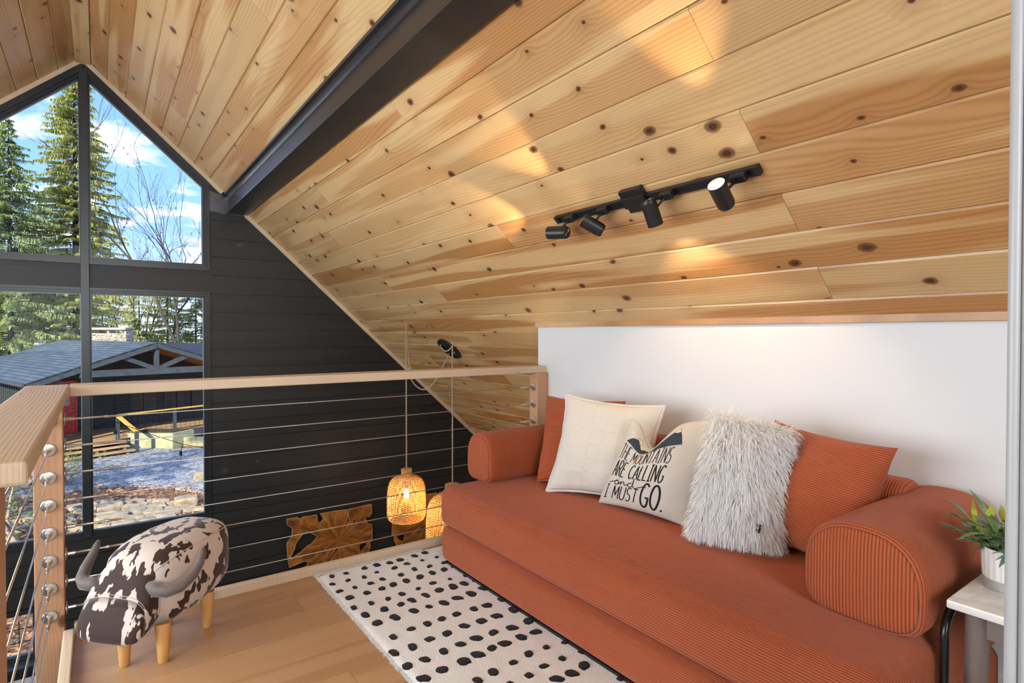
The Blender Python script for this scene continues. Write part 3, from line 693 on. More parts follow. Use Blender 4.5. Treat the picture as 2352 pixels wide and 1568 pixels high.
# lettered pillow
tp = thing('throw_pillow', 'beige canvas pillow lettered with a mountain quote, top dented', 'pillow', (1.92, 1.65, 0.42))
mb, pt, nr, ts = pillow((1.885, 1.925, 0.422), (1.935, 1.470, 0.422), (2.055, 1.395, 0.862), (1.975, 1.800, 0.825), 0.072, 0.06, chop=(-0.30, 0.36, 0.135, 0.055), seed=9, wr=0.003, n=44)
pl(tp, mb, 'cover', CANVAS, smooth=True)
def onp(s, t, lift=0.0016): return pt(s, t, 1) + nr * lift
def stroke(mb, pts, wd, closed=False):
    P2 = []
    for a, b in zip(pts[:-1], pts[1:]):
        m = max(1, int(math.hypot(b[0] - a[0], b[1] - a[1]) / 0.025))
        for i in range(m): P2.append((lerp(a[0], b[0], i / m), lerp(a[1], b[1], i / m)))
    P2.append(pts[-1]); o = len(mb.v)
    for i, q in enumerate(P2):
        a = P2[max(0, i - 1)]; b = P2[min(len(P2) - 1, i + 1)]; dx, dy = b[0] - a[0], b[1] - a[1]; l = math.hypot(dx, dy) or 1
        nx, ny = -dy / l * wd, dx / l * wd
        mb.v.append(tuple(onp(q[0] + nx, q[1] + ny))); mb.v.append(tuple(onp(q[0] - nx, q[1] - ny)))
    for i in range(len(P2) - 1): mb.f.append((o + 2 * i, o + 2 * i + 1, o + 2 * i + 3, o + 2 * i + 2))
def arc(cx, cy, rx, ry, a0, a1, n=14): return [(cx + rx * math.cos(R(lerp(a0, a1, i / n))), cy + ry * math.sin(R(lerp(a0, a1, i / n)))) for i in range(n + 1)]
GL = {'T': (0.5, [[(0, 1), (0.5, 1)], [(0.25, 1), (0.25, 0)]]), 'H': (0.5, [[(0, 0), (0, 1)], [(0.5, 0), (0.5, 1)], [(0, 0.5), (0.5, 0.5)]]),
      'E': (0.42, [[(0.42, 1), (0, 1), (0, 0), (0.42, 0)], [(0, 0.52), (0.34, 0.52)]]), 'M': (0.62, [[(0, 0), (0.06, 1), (0.31, 0.25), (0.56, 1), (0.62, 0)]]),
      'O': (0.5, [arc(0.25, 0.5, 0.25, 0.5, 90, 450, 22)]), 'U': (0.48, [[(0, 1), (0, 0.3)] + arc(0.24, 0.27, 0.24, 0.27, 180, 360, 10) + [(0.48, 1)]]),
      'N': (0.5, [[(0, 0), (0, 1), (0.5, 0), (0.5, 1)]]), 'A': (0.52, [[(0, 0), (0.26, 1), (0.52, 0)], [(0.09, 0.34), (0.43, 0.34)]]), 'I': (0.3, [[(0.15, 0), (0.15, 1)], [(0, 1), (0.3, 1)], [(0, 0), (0.3, 0)]]),
      'S': (0.44, [arc(0.22, 0.75, 0.2, 0.25, 40, 270, 12) + arc(0.22, 0.25, 0.21, 0.25, 90, -140, 12)]), 'R': (0.46, [[(0, 0), (0, 1), (0.2, 1)] + arc(0.2, 0.75, 0.22, 0.25, 90, -90, 10) + [(0, 0.5)], [(0.2, 0.5), (0.46, 0)]]),
      'C': (0.48, [arc(0.28, 0.5, 0.27, 0.5, 50, 310, 18)]), 'L': (0.38, [[(0, 1), (0, 0), (0.38, 0)]]), 'G': (0.5, [arc(0.28, 0.5, 0.27, 0.5, 50, 318, 18) + [(0.5, 0.4), (0.3, 0.4)]]), '.': (0.1, [[(0.03, 0.02), (0.07, 0.06)], [(0.03, 0.06), (0.07, 0.02)]])}
def row(text, x0, x1, y0, y1, wd, gap=0.17, sp=0.28):
    tot = sum((sp if c == ' ' else GL[c][0]) for c in text) + gap * (len(text) - 1); k = (x1 - x0) / tot; x = x0; mbx = MB()
    for c in text:
        if c == ' ': x += (sp + gap) * k; continue
        for st in GL[c][1]: stroke(mbx, [(x + a * k, y0 + b * (y1 - y0)) for a, b in st], wd)
        x += (GL[c][0] + gap) * k
    return mbx
pl(tp, row('THE MOUNTAINS', -0.86, 0.44, 0.11, 0.45, 0.008), 'lettering', INK, fixn=False)
pl(tp, row('ARE CALLING', -0.84, 0.44, -0.30, 0.06, 0.0125), 'lettering', INK, fixn=False)
ms = MB()
stroke(ms, [(-0.80, -0.46), (-0.72, -0.44), (-0.66, -0.42)] + arc(-0.60, -0.44, 0.055, 0.05, 60, 400, 14) + [(-0.555, -0.48), (-0.51, -0.44)], 0.009)
stroke(ms, [(-0.50, -0.40), (-0.49, -0.48), (-0.46, -0.41), (-0.42, -0.40), (-0.40, -0.46), (-0.36, -0.48), (-0.32, -0.44)], 0.009)
stroke(ms, arc(-0.25, -0.45, 0.055, 0.05, 60, 360, 12) + [(-0.19, -0.28), (-0.20, -0.46), (-0.12, -0.52), (-0.02, -0.47), (0.08, -0.44), (0.14, -0.45)], 0.009)
pl(tp, ms, 'lettering', INK, fixn=False)
pl(tp, row('I MUST', -0.84, -0.02, -0.82, -0.52, 0.011), 'lettering', INK, fixn=False)
pl(tp, row('GO.', 0.06, 0.56, -0.86, -0.36, 0.020, 0.14), 'lettering', INK, fixn=False)
def fillpoly(poly, lift=0.0014, m=9):
    # triangulated patch draped on the pillow
    tri = tessellate_polygon([[Vector((a, b, 0)) for a, b in poly]]); mbx = MB()
    for t in tri:
        A, B, C_ = (poly[i] for i in t); o = len(mbx.v); idx = {}
        for i in range(m + 1):
            for j in range(m + 1 - i):
                a, b = i / m, j / m; c = 1 - a - b; idx[(i, j)] = len(mbx.v)
                mbx.v.append(tuple(onp(A[0] * c + B[0] * a + C_[0] * b, A[1] * c + B[1] * a + C_[1] * b, lift)))
        for i in range(m):
            for j in range(m - i):
                mbx.f.append((idx[(i, j)], idx[(i + 1, j)], idx[(i, j + 1)]))
                if j < m - i - 1: mbx.f.append((idx[(i + 1, j)], idx[(i + 1, j + 1)], idx[(i, j + 1)]))
    return mbx
pl(tp, fillpoly([(a_, 0.48 + (b_ - 0.48) * 1.55) for a_, b_ in ((-0.84, 0.50), (-0.70, 0.60), (-0.58, 0.66), (-0.50, 0.64), (-0.46, 0.60), (-0.40, 0.58), (-0.30, 0.66), (-0.24, 0.60), (-0.16, 0.50), (-0.4, 0.48))]), 'mountain_print', INKB, fixn=False)
pl(tp, fillpoly([(a_, 0.48 + (b_ - 0.48) * 1.3) for a_, b_ in ((-0.20, 0.48), (0.0, 0.58), (0.22, 0.70), (0.34, 0.76), (0.46, 0.64), (0.55, 0.50), (0.2, 0.47))]), 'mountain_print', INKB, fixn=False)
for q in ([(-0.62, 0.655), (-0.52, 0.74), (-0.46, 0.66), (-0.52, 0.63), (-0.55, 0.665)], [(-0.34, 0.63), (-0.28, 0.70), (-0.20, 0.60), (-0.26, 0.585), (-0.30, 0.62)], [(0.26, 0.715), (0.34, 0.775), (0.40, 0.71), (0.34, 0.69)]):
    q = [(a_, 0.48 + (b_ - 0.48) * (1.55 if a_ < 0 else 1.3)) for a_, b_ in q]
    pl(tp, fillpoly(q, 0.0018, 4), 'snow_print', SNOW, fixn=False); sb = MB(); stroke(sb, q[:3], 0.005); pl(tp, sb, 'print_outline', INK, fixn=False)
# white shaggy pillow
ts_ = thing('throw_pillow', 'white shaggy long-pile pillow standing on its edge', 'pillow', (1.95, 1.25, 0.42))
mb, pt, nr, tsx = pillow((1.855, 1.395, 0.432), (1.985, 1.095, 0.432), (2.105, 1.120, 0.850), (1.925, 1.335, 0.905), 0.090, 0.02, pw=0.36, seed=14, wr=0.008)
pl(ts_, mb, 'cover', SHAG, smooth=True)
random.seed(5); fur = MB()
for k in range(16000):
    s, t = random.uniform(-1, 1), random.uniform(-1, 1); side = 1 if random.random() < 0.8 else -1
    p = pt(s, t, side); e = 0.04; q1 = pt(max(-1, s - e), t, side); q2 = pt(min(1, s + e), t, side); q3 = pt(s, max(-1, t - e), side); q4 = pt(s, min(1, t + e), side)
    nn = (q2 - q1).cross(q4 - q3)
    nn = nn.normalized() if nn.length > 1e-9 else nr
    if nn.dot(nr) * side < 0: nn = -nn
    if abs(s) > 0.93 or abs(t) > 0.93: nn = (nn + (p - pt(0, 0, 0)).normalized() * 0.8).normalized()
    L = random.uniform(0.032, 0.066); side_v = Vector((random.uniform(-1, 1), random.uniform(-1, 1), random.uniform(-0.5, 0.5))) * 0.35
    d0 = (nn * 0.75 + side_v + Vector((0, 0, -0.45))).normalized(); d1 = (d0 + Vector((0, 0, -0.75))).normalized()
    x = d0.cross(nn); x = x.normalized() if x.length > 1e-6 else Vector((0, 1, 0)); w0 = random.uniform(0.0006, 0.0013)
    a = p; b = a + d0 * L * 0.5; c = b + d1 * L * 0.5
    if c.z < 0.418: c.z = 0.418
    if b.z < 0.418: b.z = 0.42
    fur.add([a - x * w0, a + x * w0, b + x * w0 * 1.2, b - x * w0 * 1.2, c], [(0, 1, 2, 3), (3, 2, 4)])
pl(ts_, fur, 'fur', SHAG, kind='stuff', fixn=False)
q = pt(0.55, -0.62, 1) + nr * 0.030
mbx = MB().box(-0.002, 0.002, -0.011, 0.011, -0.014, 0.014); o = mbx.build('sewn_tag', INK, ts_, loc=q - Vector(ts_.location)); o.rotation_euler = (0, R(12), R(-28))
mbx = MB().box(-0.0005, 0.0005, -0.007, 0.007, -0.0015, 0.0015); MB.build(mbx, 'tag_print', WHITEM, o, loc=(-0.0026, 0, 0.001))
# rust pillow at the near arm
t_ = thing('throw_pillow', 'large rust ribbed pillow leaning between the shaggy pillow and near arm', 'pillow', (2.1, 1.0, 0.42))
mb, pt, nr, ts = pillow((2.03, 1.27, 0.425), (1.985, 0.845, 0.425), (2.105, 0.772, 0.838), (2.235, 1.265, 0.858), 0.095, 0.08, seed=21, wr=0.008)
pl(t_, mb, 'cover', CORD_P, smooth=True)

# ------------------------------------------------------------------ rug
rug = thing('area_rug', 'ivory shag rug with scattered black brush dots on the oak floor', 'rug', (1.5, 1.5, 0))
random.seed(3); mb = MB(); nx, ny = 90, 150; rx0, rx1, ry0, ry1 = 0.862, 2.25, 0.25, 2.868
for j in range(ny + 1):
    for i in range(nx + 1):
        a, b = i / nx, j / ny; x, y_ = lerp(rx0, rx1, a), lerp(ry0, ry1, b); ed = min(i, nx - i, j, ny - j)
        cr = 0.02
        if i < 3 and j > ny - 3: x += 0.006; y_ -= 0.006
        jit = random.uniform(-0.004, 0.004) if ed == 0 else 0
        zz = 0.0 if ed == 0 else (0.009 if ed == 1 else 0.0125 + 0.0022 * noise.noise(Vector((x * 28, y_ * 28, 0))) + 0.0012 * noise.noise(Vector((x * 90, y_ * 90, 2))))
        mb.v.append((x + jit - rug.location.x, y_ + jit - rug.location.y, zz + 0.001))
for j in range(ny):
    for i in range(nx): a = j * (nx + 1) + i; mb.f.append((a, a + 1, a + nx + 2, a + nx + 1))
mb.build('pile', RUG, rug, smooth=True)
fr_ = MB(); random.seed(8)
for k in range(9000):
    e = random.random()
    if e < 0.30: x, y_ = rx0 + random.gauss(0, 0.004), random.uniform(ry0, ry1)
    elif e < 0.42: x, y_ = random.uniform(rx0, SX0), ry1 + random.gauss(0, 0.004)
    else: x, y_ = random.uniform(rx0, SX0 + 0.03), random.uniform(1.2, ry1)
    hx, hy = random.uniform(-0.008, 0.008), random.uniform(-0.008, 0.008)
    fr_.add([(x - 1.5 - 0.0016, y_ - 1.5, 0.006), (x - 1.5 + 0.0016, y_ - 1.5, 0.006), (x - 1.5 + hx, y_ - 1.5 + hy, 0.0145)], [(0, 1, 2)])
fr_.build('loose_pile', RUG, rug, kind='stuff', fixn=False)
DOTS= [(1.516, 2.795, 0.019, 0.025), (1.436, 2.805, 0.019, 0.025), (1.458, 2.71, 0.013, 0.015), (1.37, 2.796, 0.018, 0.025), (1.284, 2.793, 0.019, 0.028), (1.223, 2.789, 0.017, 0.025), (1.374, 2.716, 0.012, 0.012), (1.29, 2.724, 0.017, 0.02), (1.217, 2.713, 0.019, 0.02), (1.158, 2.8, 0.019, 0.03), (1.091, 2.8, 0.015, 0.023), (1.456, 2.623, 0.016, 0.018), (1.371, 2.626, 0.017, 0.02), (1.292, 2.641, 0.017, 0.022), (1.412, 2.548, 0.02, 0.026), (1.344, 2.548, 0.02, 0.025), (1.121, 2.713, 0.012, 0.017), (0.992, 2.793, 0.013, 0.019), (0.923, 2.798, 0.015, 0.023), (1.208, 2.616, 0.018, 0.02), (1.273, 2.541, 0.021, 0.026), (1.112, 2.621, 0.016, 0.02), (1.049, 2.698, 0.013, 0.02), (0.97, 2.705, 0.015, 0.02), (1.198, 2.536, 0.021, 0.029), (1.048, 2.61, 0.015, 0.021), (0.896, 2.709, 0.013, 0.018), (1.131, 2.538, 0.018, 0.027), (1.378, 2.429, 0.012, 0.013), (1.292, 2.438, 0.018, 0.02), (1.41, 2.349, 0.022, 0.027), (1.351, 2.352, 0.025, 0.032), (1.069, 2.526, 0.018, 0.023), (0.97, 2.611, 0.014, 0.017), (1.207, 2.425, 0.016, 0.015), (1.279, 2.354, 0.023, 0.03), (0.995, 2.526, 0.016, 0.024), (1.122, 2.421, 0.017, 0.021), (0.899, 2.616, 0.017, 0.018), (1.381, 2.237, 0.027, 0.031), (1.204, 2.344, 0.02, 0.026), (1.306, 2.236, 0.024, 0.028), (0.914, 2.526, 0.019, 0.028), (1.049, 2.412, 0.015, 0.02), (1.13, 2.338, 0.019, 0.027), (0.972, 2.415, 0.016, 0.021), (1.235, 2.231, 0.023, 0.03), (1.074, 2.331, 0.018, 0.021), (1.165, 2.237, 0.017, 0.019), (1.378, 2.098, 0.025, 0.027), (0.895, 2.422, 0.015, 0.021), (0.996, 2.33, 0.019, 0.029), (1.313, 2.105, 0.021, 0.024), (1.095, 2.243, 0.021, 0.024), (1.45, 1.998, 0.027, 0.028), (1.228, 2.109, 0.021, 0.023), (0.911, 2.33, 0.019, 0.028), (1.005, 2.239, 0.023, 0.03), (1.158, 2.109, 0.019, 0.023), (1.358, 1.995, 0.025, 0.027), (1.284, 1.999, 0.022, 0.026), (0.926, 2.236, 0.022, 0.03), (1.091, 2.108, 0.019, 0.024), (1.205, 2.005, 0.022, 0.025), (1.444, 1.883, 0.028, 0.027), (1.018, 2.109, 0.018, 0.022), (1.356, 1.878, 0.024, 0.025), (1.12, 1.996, 0.021, 0.026), (1.272, 1.891, 0.024, 0.025), (1.415, 1.796, 0.024, 0.024), (0.934, 2.096, 0.017, 0.022), (1.195, 1.897, 0.023, 0.024), (1.342, 1.8, 0.025, 0.025), (1.043, 1.996, 0.02, 0.024), (1.122, 1.893, 0.02, 0.023), (1.263, 1.799, 0.026, 0.026), (0.962, 1.985, 0.021, 0.027), (1.045, 1.89, 0.02, 0.024), (0.89, 1.991, 0.017, 0.026), (1.206, 1.802, 0.021, 0.022), (1.462, 1.669, 0.02, 0.018), (1.376, 1.683, 0.017, 0.016), (1.295, 1.689, 0.021, 0.02), (1.137, 1.794, 0.027, 0.029), (0.962, 1.881, 0.019, 0.025), (1.214, 1.676, 0.018, 0.017), (1.376, 1.592, 0.017, 0.015), (1.074, 1.79, 0.024, 0.03), (0.893, 1.883, 0.018, 0.025), (1.292, 1.592, 0.019, 0.017), (0.983, 1.788, 0.022, 0.026), (1.411, 1.513, 0.026, 0.024), (1.123, 1.67, 0.022, 0.023), (1.343, 1.503, 0.026, 0.025), (1.214, 1.58, 0.019, 0.017), (0.907, 1.779, 0.022, 0.028), (1.279, 1.508, 0.025, 0.024), (1.052, 1.662, 0.019, 0.02), (1.463, 1.381, 0.018, 0.015), (1.466, 1.58, 0.018, 0.016), (1.126, 1.578, 0.019, 0.018), (1.462, 2.421, 0.013, 0.015), (1.467, 2.547, 0.014, 0.016), (1.469, 2.343, 0.014, 0.014), (1.457, 2.248, 0.025, 0.028), (1.462, 2.106, 0.021, 0.024)]
random.seed(4)
for k, (x, y_, ex, ey) in enumerate(DOTS):
    if x > SX0 + 0.06: continue
    m = 14; mbx = MB(); ph = random.uniform(0, 6); pts = []
    for i in range(m):
        t = 2 * math.pi * i / m; e = 2.6; co, si = math.cos(t), math.sin(t); rr = (abs(co) ** e + abs(si) ** e) ** (-1 / e) * (1 + 0.13 * math.sin(2 * t + ph) + random.uniform(-0.1, 0.1))
        pts.append((ex * rr * co, ey * rr * si))
    mbx.v = [(0, 0, 0.0185)] + [(a * 0.62, b * 0.62, 0.0182) for a, b in pts] + [(a, b, 0.0125) for a, b in pts]
    for i in range(m):
        j = (i + 1) % m; mbx.f += [(0, 1 + i, 1 + j), (1 + i, 1 + m + i, 1 + m + j, 1 + j)]
    mbx.build('dot', RUGN if k == 9 else RUGB, rug, loc=(x - 1.5, y_ - 1.5, 0))

# ------------------------------------------------------------------ bull-shaped ottoman
ot = thing('animal_ottoman', 'cow-print ottoman shaped like a bull with taupe horns and wooden legs', 'ottoman', (0.212, 2.637, 0), math.atan2(-0.697, -0.717))
# local x = forward (towards the head), local y = its left, z up
def ring_se(x, w_, zl, zh, e=3.0, n=36, cy=0.0):
    out = []; zm = (zl + zh) / 2; hh = (zh - zl) / 2
    for k in range(n):
        t = 2 * math.pi * k / n; co, si = math.cos(t), math.sin(t); rr = (abs(co) ** e + abs(si) ** e) ** (-1 / e); out.append((x, cy + w_ * rr * co, zm + hh * rr * si))
    return out
rg = [(-0.252, 0.05, 0.24, 0.36), (-0.250, 0.09, 0.20, 0.395), (-0.240, 0.122, 0.175, 0.420), (-0.21, 0.146, 0.152, 0.434), (-0.15, 0.163, 0.133, 0.441), (-0.06, 0.171, 0.120, 0.442), (0.02, 0.169, 0.112, 0.438), (0.09, 0.160, 0.110, 0.428), (0.135, 0.146, 0.112, 0.412), (0.165, 0.124, 0.122, 0.390), (0.180, 0.095, 0.142, 0.36), (0.186, 0.05, 0.18, 0.32)]
bodyo = MB().loft([ring_se(q[0] * 0.97, q[1] * 0.93, q[2], q[3] - 0.016, 3.6, cy=-0.012) for q in rg]).build('body', COW, ot, smooth=True)
hd = [(0.090, 0.070, 0.20, 0.335), (0.098, 0.098, 0.165, 0.358), (0.118, 0.112, 0.140, 0.368), (0.150, 0.116, 0.120, 0.362), (0.180, 0.117, 0.110, 0.338), (0.205, 0.118, 0.106, 0.302), (0.226, 0.118, 0.105, 0.262), (0.243, 0.117, 0.106, 0.222), (0.256, 0.112, 0.110, 0.186), (0.265, 0.096, 0.118, 0.162), (0.268, 0.055, 0.13, 0.146)]
HCY = -0.022
HR = [ring_se(q[0], q[1] * 1.12, q[2], q[3], 3.2, cy=HCY) for q in hd]
headO = MB().loft(HR[:7]).build('head', COW, ot, smooth=True)
MB().loft(HR[6:]).build('muzzle', COWD, ot, smooth=True)
def seam(name, pts, r_, mat, par): return MB().tube(pts, r_, 6).build(name, mat, par, smooth=True)
for dz in (0.0, 0.008):
    qs = (0.2255 - dz * 0.5, 0.1327, 0.105, 0.2625 + dz)
    seam('seam', [Vector(v) + Vector((0.0012, 0, 0)) for v in ring_se(*qs, 3.2, cy=HCY)[3:16]], 0.0011, THREADW, headO)
for kk in (4, 14):
    seam('piping', [Vector(ring_se(q[0] * 0.97, q[1] * 0.934, q[2], q[3] - 0.0155, 3.6, cy=-0.012)[kk]) for q in rg[2:10]], 0.0019, THREADW, bodyo)
for s in (-1, 1):
    hp = [(x_ + 0.022, HCY + s * (y_ + 0.008), z_ - 0.012) for x_, y_, z_ in ((0.150, 0.095, 0.300), (0.156, 0.130, 0.292), (0.152, 0.168, 0.290), (0.130, 0.202, 0.300), (0.094, 0.222, 0.326), (0.060, 0.227, 0.360), (0.042, 0.225, 0.392), (0.036, 0.223, 0.408))]
    MB().tube(hp, [0.025, 0.0245, 0.023, 0.0215, 0.019, 0.016, 0.0125, 0.006], 16).build('horn', HORN, ot, smooth=True)
for x, y_ in ((0.195, -0.008), (0.150, 0.112), (-0.106, 0.095), (-0.09, -0.08)):
    MB().lathe([(0.0, 0.0), (0.0135, 0.0), (0.0165, 0.004), (0.020, 0.05), (0.0265, 0.135), (0.0265, 0.15)], 20).build('leg', LEGW, ot, smooth='auto', loc=(x, y_, 0))

# ------------------------------------------------------------------ side table and plant
tb = thing('side_table', 'marble-topped side table with weathered wooden legs beside the sofa', 'table', (1.89, 0.32, 0))
TZ = 0.558; tx0, tx1, ty0, ty1 = 1.685, 2.105, 0.10, 0.512
pl(tb, MB().box(tx0, tx1, ty0, ty1, TZ - 0.022, TZ, 0.005), 'marble_top', MARBLE, smooth='auto')
for sx, sy in ((0, 1), (0, 0), (1, 1), (1, 0)):
    cx = tx0 + 0.055 if sx == 0 else tx1 - 0.055; cy = ty1 - 0.05 if sy else ty0 + 0.05; ox = -0.035 if sx == 0 else 0.035; oy = 0.0
    o = MB().lathe([(0.018, 0.0), (0.019, 0.004), (0.025, TZ - 0.024)], 20, closed=True).build('leg', GREYW, tb, smooth='auto', loc=(cx + ox - tb.location.x, cy - tb.location.y, 0.0))
    o.rotation_euler = (0, math.atan2(-ox, TZ), 0)
for a, b in (((tx0 + 0.05, ty0 + 0.05), (tx0 + 0.05, ty1 - 0.05)), ((tx1 - 0.05, ty0 + 0.05), (tx1 - 0.05, ty1 - 0.05)), ((tx0 + 0.05, ty0 + 0.05), (tx1 - 0.05, ty0 + 0.05)), ((tx0 + 0.05, ty1 - 0.05), (tx1 - 0.05, ty1 - 0.05))):
    pl(tb, MB().bar((*a, TZ - 0.053), (*b, TZ - 0.053), 0.022, 0.058), 'apron', GREYW)
pc = PZ(2318, 1350, TZ); pc = Vector((pc.x, pc.y, TZ))
pp = thing('potted_plant', 'artificial green plant in a ribbed white pot on the marble table', 'plant', pc)
mb = MB(); n = 96
prf = [(0.052, 0.022), (0.054, 0.03), (0.056, 0.095), (0.057, 0.102), (0.054, 0.103), (0.050, 0.09)]
for r_, z_ in prf:
    for k in range(n):
        t = 2 * math.pi * k / n; rr = r_ + (0.0016 * math.cos(t * 24) if 0.025 < z_ < 0.099 and r_ > 0.052 else 0); mb.v.append((rr * math.cos(t), rr * math.sin(t), z_))
for i in range(len(prf) - 1):
    for k in range(n): a = i * n + k; b = i * n + (k + 1) % n; mb.f.append((a, b, b + n, a + n))
mb.build('pot', CERAM, pp, smooth='auto')
MB().lathe([(0.0, 0.0), (0.053, 0.0), (0.0545, 0.002), (0.0545, 0.024), (0.05, 0.026)], 40).build('pot_base', CONC, pp, smooth='auto')
MB().lathe([(0.0, 0.092), (0.051, 0.090)], 30).build('soil', SOIL, pp)
def leafmesh(L, W, bend):
    mb = MB(); m = 8
    for i in range(m + 1):
        t = i / m; wd = W * math.sin(math.pi * (t ** 0.8)) * (1 - 0.25 * t) + 0.0004; y_ = L * (math.sin(bend * t) / bend if bend else t); z_ = L * ((1 - math.cos(bend * t)) / bend if bend else 0)
        mb.v += [(-wd, y_, -z_ + wd * 0.35), (0, y_, -z_), (wd, y_, -z_ + wd * 0.35)]
    for i in range(m): a = 3 * i; mb.f += [(a, a + 1, a + 4, a + 3), (a + 1, a + 2, a + 5, a + 4)]
    return mb
random.seed(12)
for st in range(17):
    az = st / 17 * 2 * math.pi + 0.35; el = random.uniform(0.25, 1.1); rr = 0.018
    b0 = Vector((rr * math.cos(az), rr * math.sin(az), 0.09)); d = Vector((math.cos(az) * math.cos(el), math.sin(az) * math.cos(el), math.sin(el))); LL = random.uniform(0.08, 0.115)
    sp = [b0 + d * LL * i / 5 + Vector((0, 0, -0.012 * (i / 5) ** 2)) for i in range(6)]
    stem = MB().tube(sp, 0.0016, 6).build('stem', LEAF, pp, smooth=True)
    for k in range(10):
        p = sp[min(5, 1 + k // 2)] + Vector((0, 0, 0.001)); a2 = az + random.uniform(-1.5, 1.5) if k < 8 else az; e2 = random.uniform(-0.05, 1.0) if k < 8 else el
        dd = Vector((math.cos(a2) * math.cos(e2), math.sin(a2) * math.cos(e2), math.sin(e2)))
        mt = LEAFY if (random.random() < 0.07 or (st in (2, 3) and random.random() < 0.25)) else (LEAFT if random.random() < 0.4 else LEAF)
        lf = leafmesh(random.uniform(0.05, 0.082), random.uniform(0.006, 0.0105), random.uniform(0.1, 0.8)).build('leaf', mt, pp, smooth=True, loc=p, fixn=False)
        lf.rotation_mode = 'QUATERNION'; lf.rotation_quaternion = dd.to_track_quat('Y', 'Z')

# ------------------------------------------------------------------ track light
tk = thing('track_light', 'black four-head track spotlight on the sloped pine ceiling', 'lamp', slope_pt(2.60, 1.615))
tk.rotation_euler = (0, TH, 0)        # local x down the slope, local y along the boards, local -z into the room
pr_ = [(-0.018, 0), (-0.018, -0.020), (-0.010, -0.020), (-0.008, -0.012), (0.008, -0.012), (0.010, -0.020), (0.018, -0.020), (0.018, 0)]
MB().loft([[(x, yy, zz) for x, zz in pr_] for yy in (-0.505, 0.515)]).build('track', BLACKM, tk)
for yy in (-0.515, 0.525): MB().box(-0.019, 0.019, yy - 0.012, yy + 0.012, -0.022, 0, 0.002).build('end_cap', BLACKM, tk)
jb = MB().box(-0.055, 0.055, -0.058, 0.058, -0.026, 0, 0.003).build('feed_box', BLACKM, tk, loc=(-0.005, 0.022, 0))
MB().box(-0.026, 0.026, -0.06, 0.06, -0.036, -0.024, 0.003).build('feed_cover', BLACKM, jb)
def head(yy, d, hpos, lit_power, ang=58):
    # d: direction the lamp shines (world); hpos: offset of the can centre from the track (world)
    inv = Matrix.Rotation(-TH, 3, 'Y'); dl = inv @ Vector(d).normalized(); cl_ = Vector((0, yy, 0)) + inv @ Vector(hpos)
    Lc, rc = 0.105, 0.031
    q = dl.to_track_quat('Z', 'Y')
    can = MB().lathe([(0.0, -Lc / 2), (rc - 0.004, -Lc / 2), (rc - 0.003, -Lc / 2 + 0.002), (rc - 0.002, -Lc / 2 + 0.010), (rc, -Lc / 2 + 0.011), (rc, Lc / 2), (rc - 0.002, Lc / 2), (rc - 0.002, Lc / 2 - 0.012)], 32).build('lamp_head', BLACKM, tk, smooth='auto', loc=cl_)
    can.rotation_mode = 'QUATERNION'; can.rotation_quaternion = q
    MB().lathe([(0.0, Lc / 2 - 0.010), (rc - 0.002, Lc / 2 - 0.010)], 28).build('lens', LENS, can)
    for k, (a, r_) in enumerate(((0.35, 0.0055), (0.0, 0.0025), (-0.35, 0.004))):
        MB().lathe([(0.0, 0.0), (r_, 0.0), (r_, -0.0008), (0, -0.0008)], 12).build('vent', WHITEM, can, loc=(0.0, 0.014 * (a / 0.35 if a else 0), -Lc / 2 + 0.0004))
    ad = MB().box(-0.016, 0.016, -0.030, 0.030, -0.046, -0.010, 0.004).build('adapter', BLACKM, tk, loc=(0, yy, 0))
    b0 = Vector((0, yy, -0.040)); MB().tube([b0, b0.lerp(cl_, 0.65), cl_], 0.0055, 8).build('stem', BLACKM, tk, smooth=True)
    l = bpy.data.lights.new('spot_bulb', 'SPOT'); l.energy = lit_power; l.color = (1.0, 0.72, 0.42); l.spot_size = R(ang); l.spot_blend = 0.45; l.shadow_soft_size = 0.012
    lo = bpy.data.objects.new('spot_bulb', l); COL.objects.link(lo); lo.parent = tk; lo.location = cl_ + dl * (Lc / 2 + 0.004)
    lo.rotation_mode = 'QUATERNION'; lo.rotation_quaternion = dl.to_track_quat('-Z', 'Y')
UPS = Vector((-CS, 0, SN)); NOUT = Vector((SN, 0, CS))
head(0.425, Vector((0, 1, 0)) * 0.97 + UPS * 0.25 - NOUT * 0.10, (-0.055, 0.045, -0.085), 22.0, 62)
head(0.205, Vector((0, 1, 0)) * 0.50 + UPS * 0.86 - NOUT * 0.12, (-0.045, 0.04, -0.085), 24.0, 60)
head(-0.145, (0.50, 0.04, -0.85), (-0.045, 0.055, -0.085), 10, 104)
head(-0.455, UPS * 0.99 + Vector((0, -0.12, 0)) - NOUT * 0.10, (-0.075, 0.03, -0.085), 28.0, 58)

# ------------------------------------------------------------------ pendants
def rope(pts, r_=0.0042, turns=55):
    mb = MB(); pts = [Vector(p) for p in pts]; seg = [0]
    for a, b in zip(pts[:-1], pts[1:]): seg.append(seg[-1] + (b - a).length)
    L = seg[-1]; n = max(10, int(L / 0.012))
    for ph in (0, math.pi):
        out = []
        for i in range(n + 1):
            s = L * i / n; j = 0
            while j < len(seg) - 2 and seg[j + 1] < s: j += 1
            t = (s - seg[j]) / max(1e-6, seg[j + 1] - seg[j]); p = pts[j].lerp(pts[j + 1], t); d = (pts[j + 1] - pts[j]).normalized(); u = d.orthogonal().normalized(); v = d.cross(u); a = s * turns * 2 + ph
            out.append(p + (u * math.cos(a) + v * math.sin(a)) * r_)
        mb.tube(out, r_ * 0.95, 5)
    return mb
def sag(a, b, dz, n=12): a = Vector(a); b = Vector(b); return [a.lerp(b, i / n) - Vector((0, 0, dz * 4 * (i / n) * (1 - i / n))) for i in range(n + 1)]
can_c = slope_pt(3.63, 4.56)
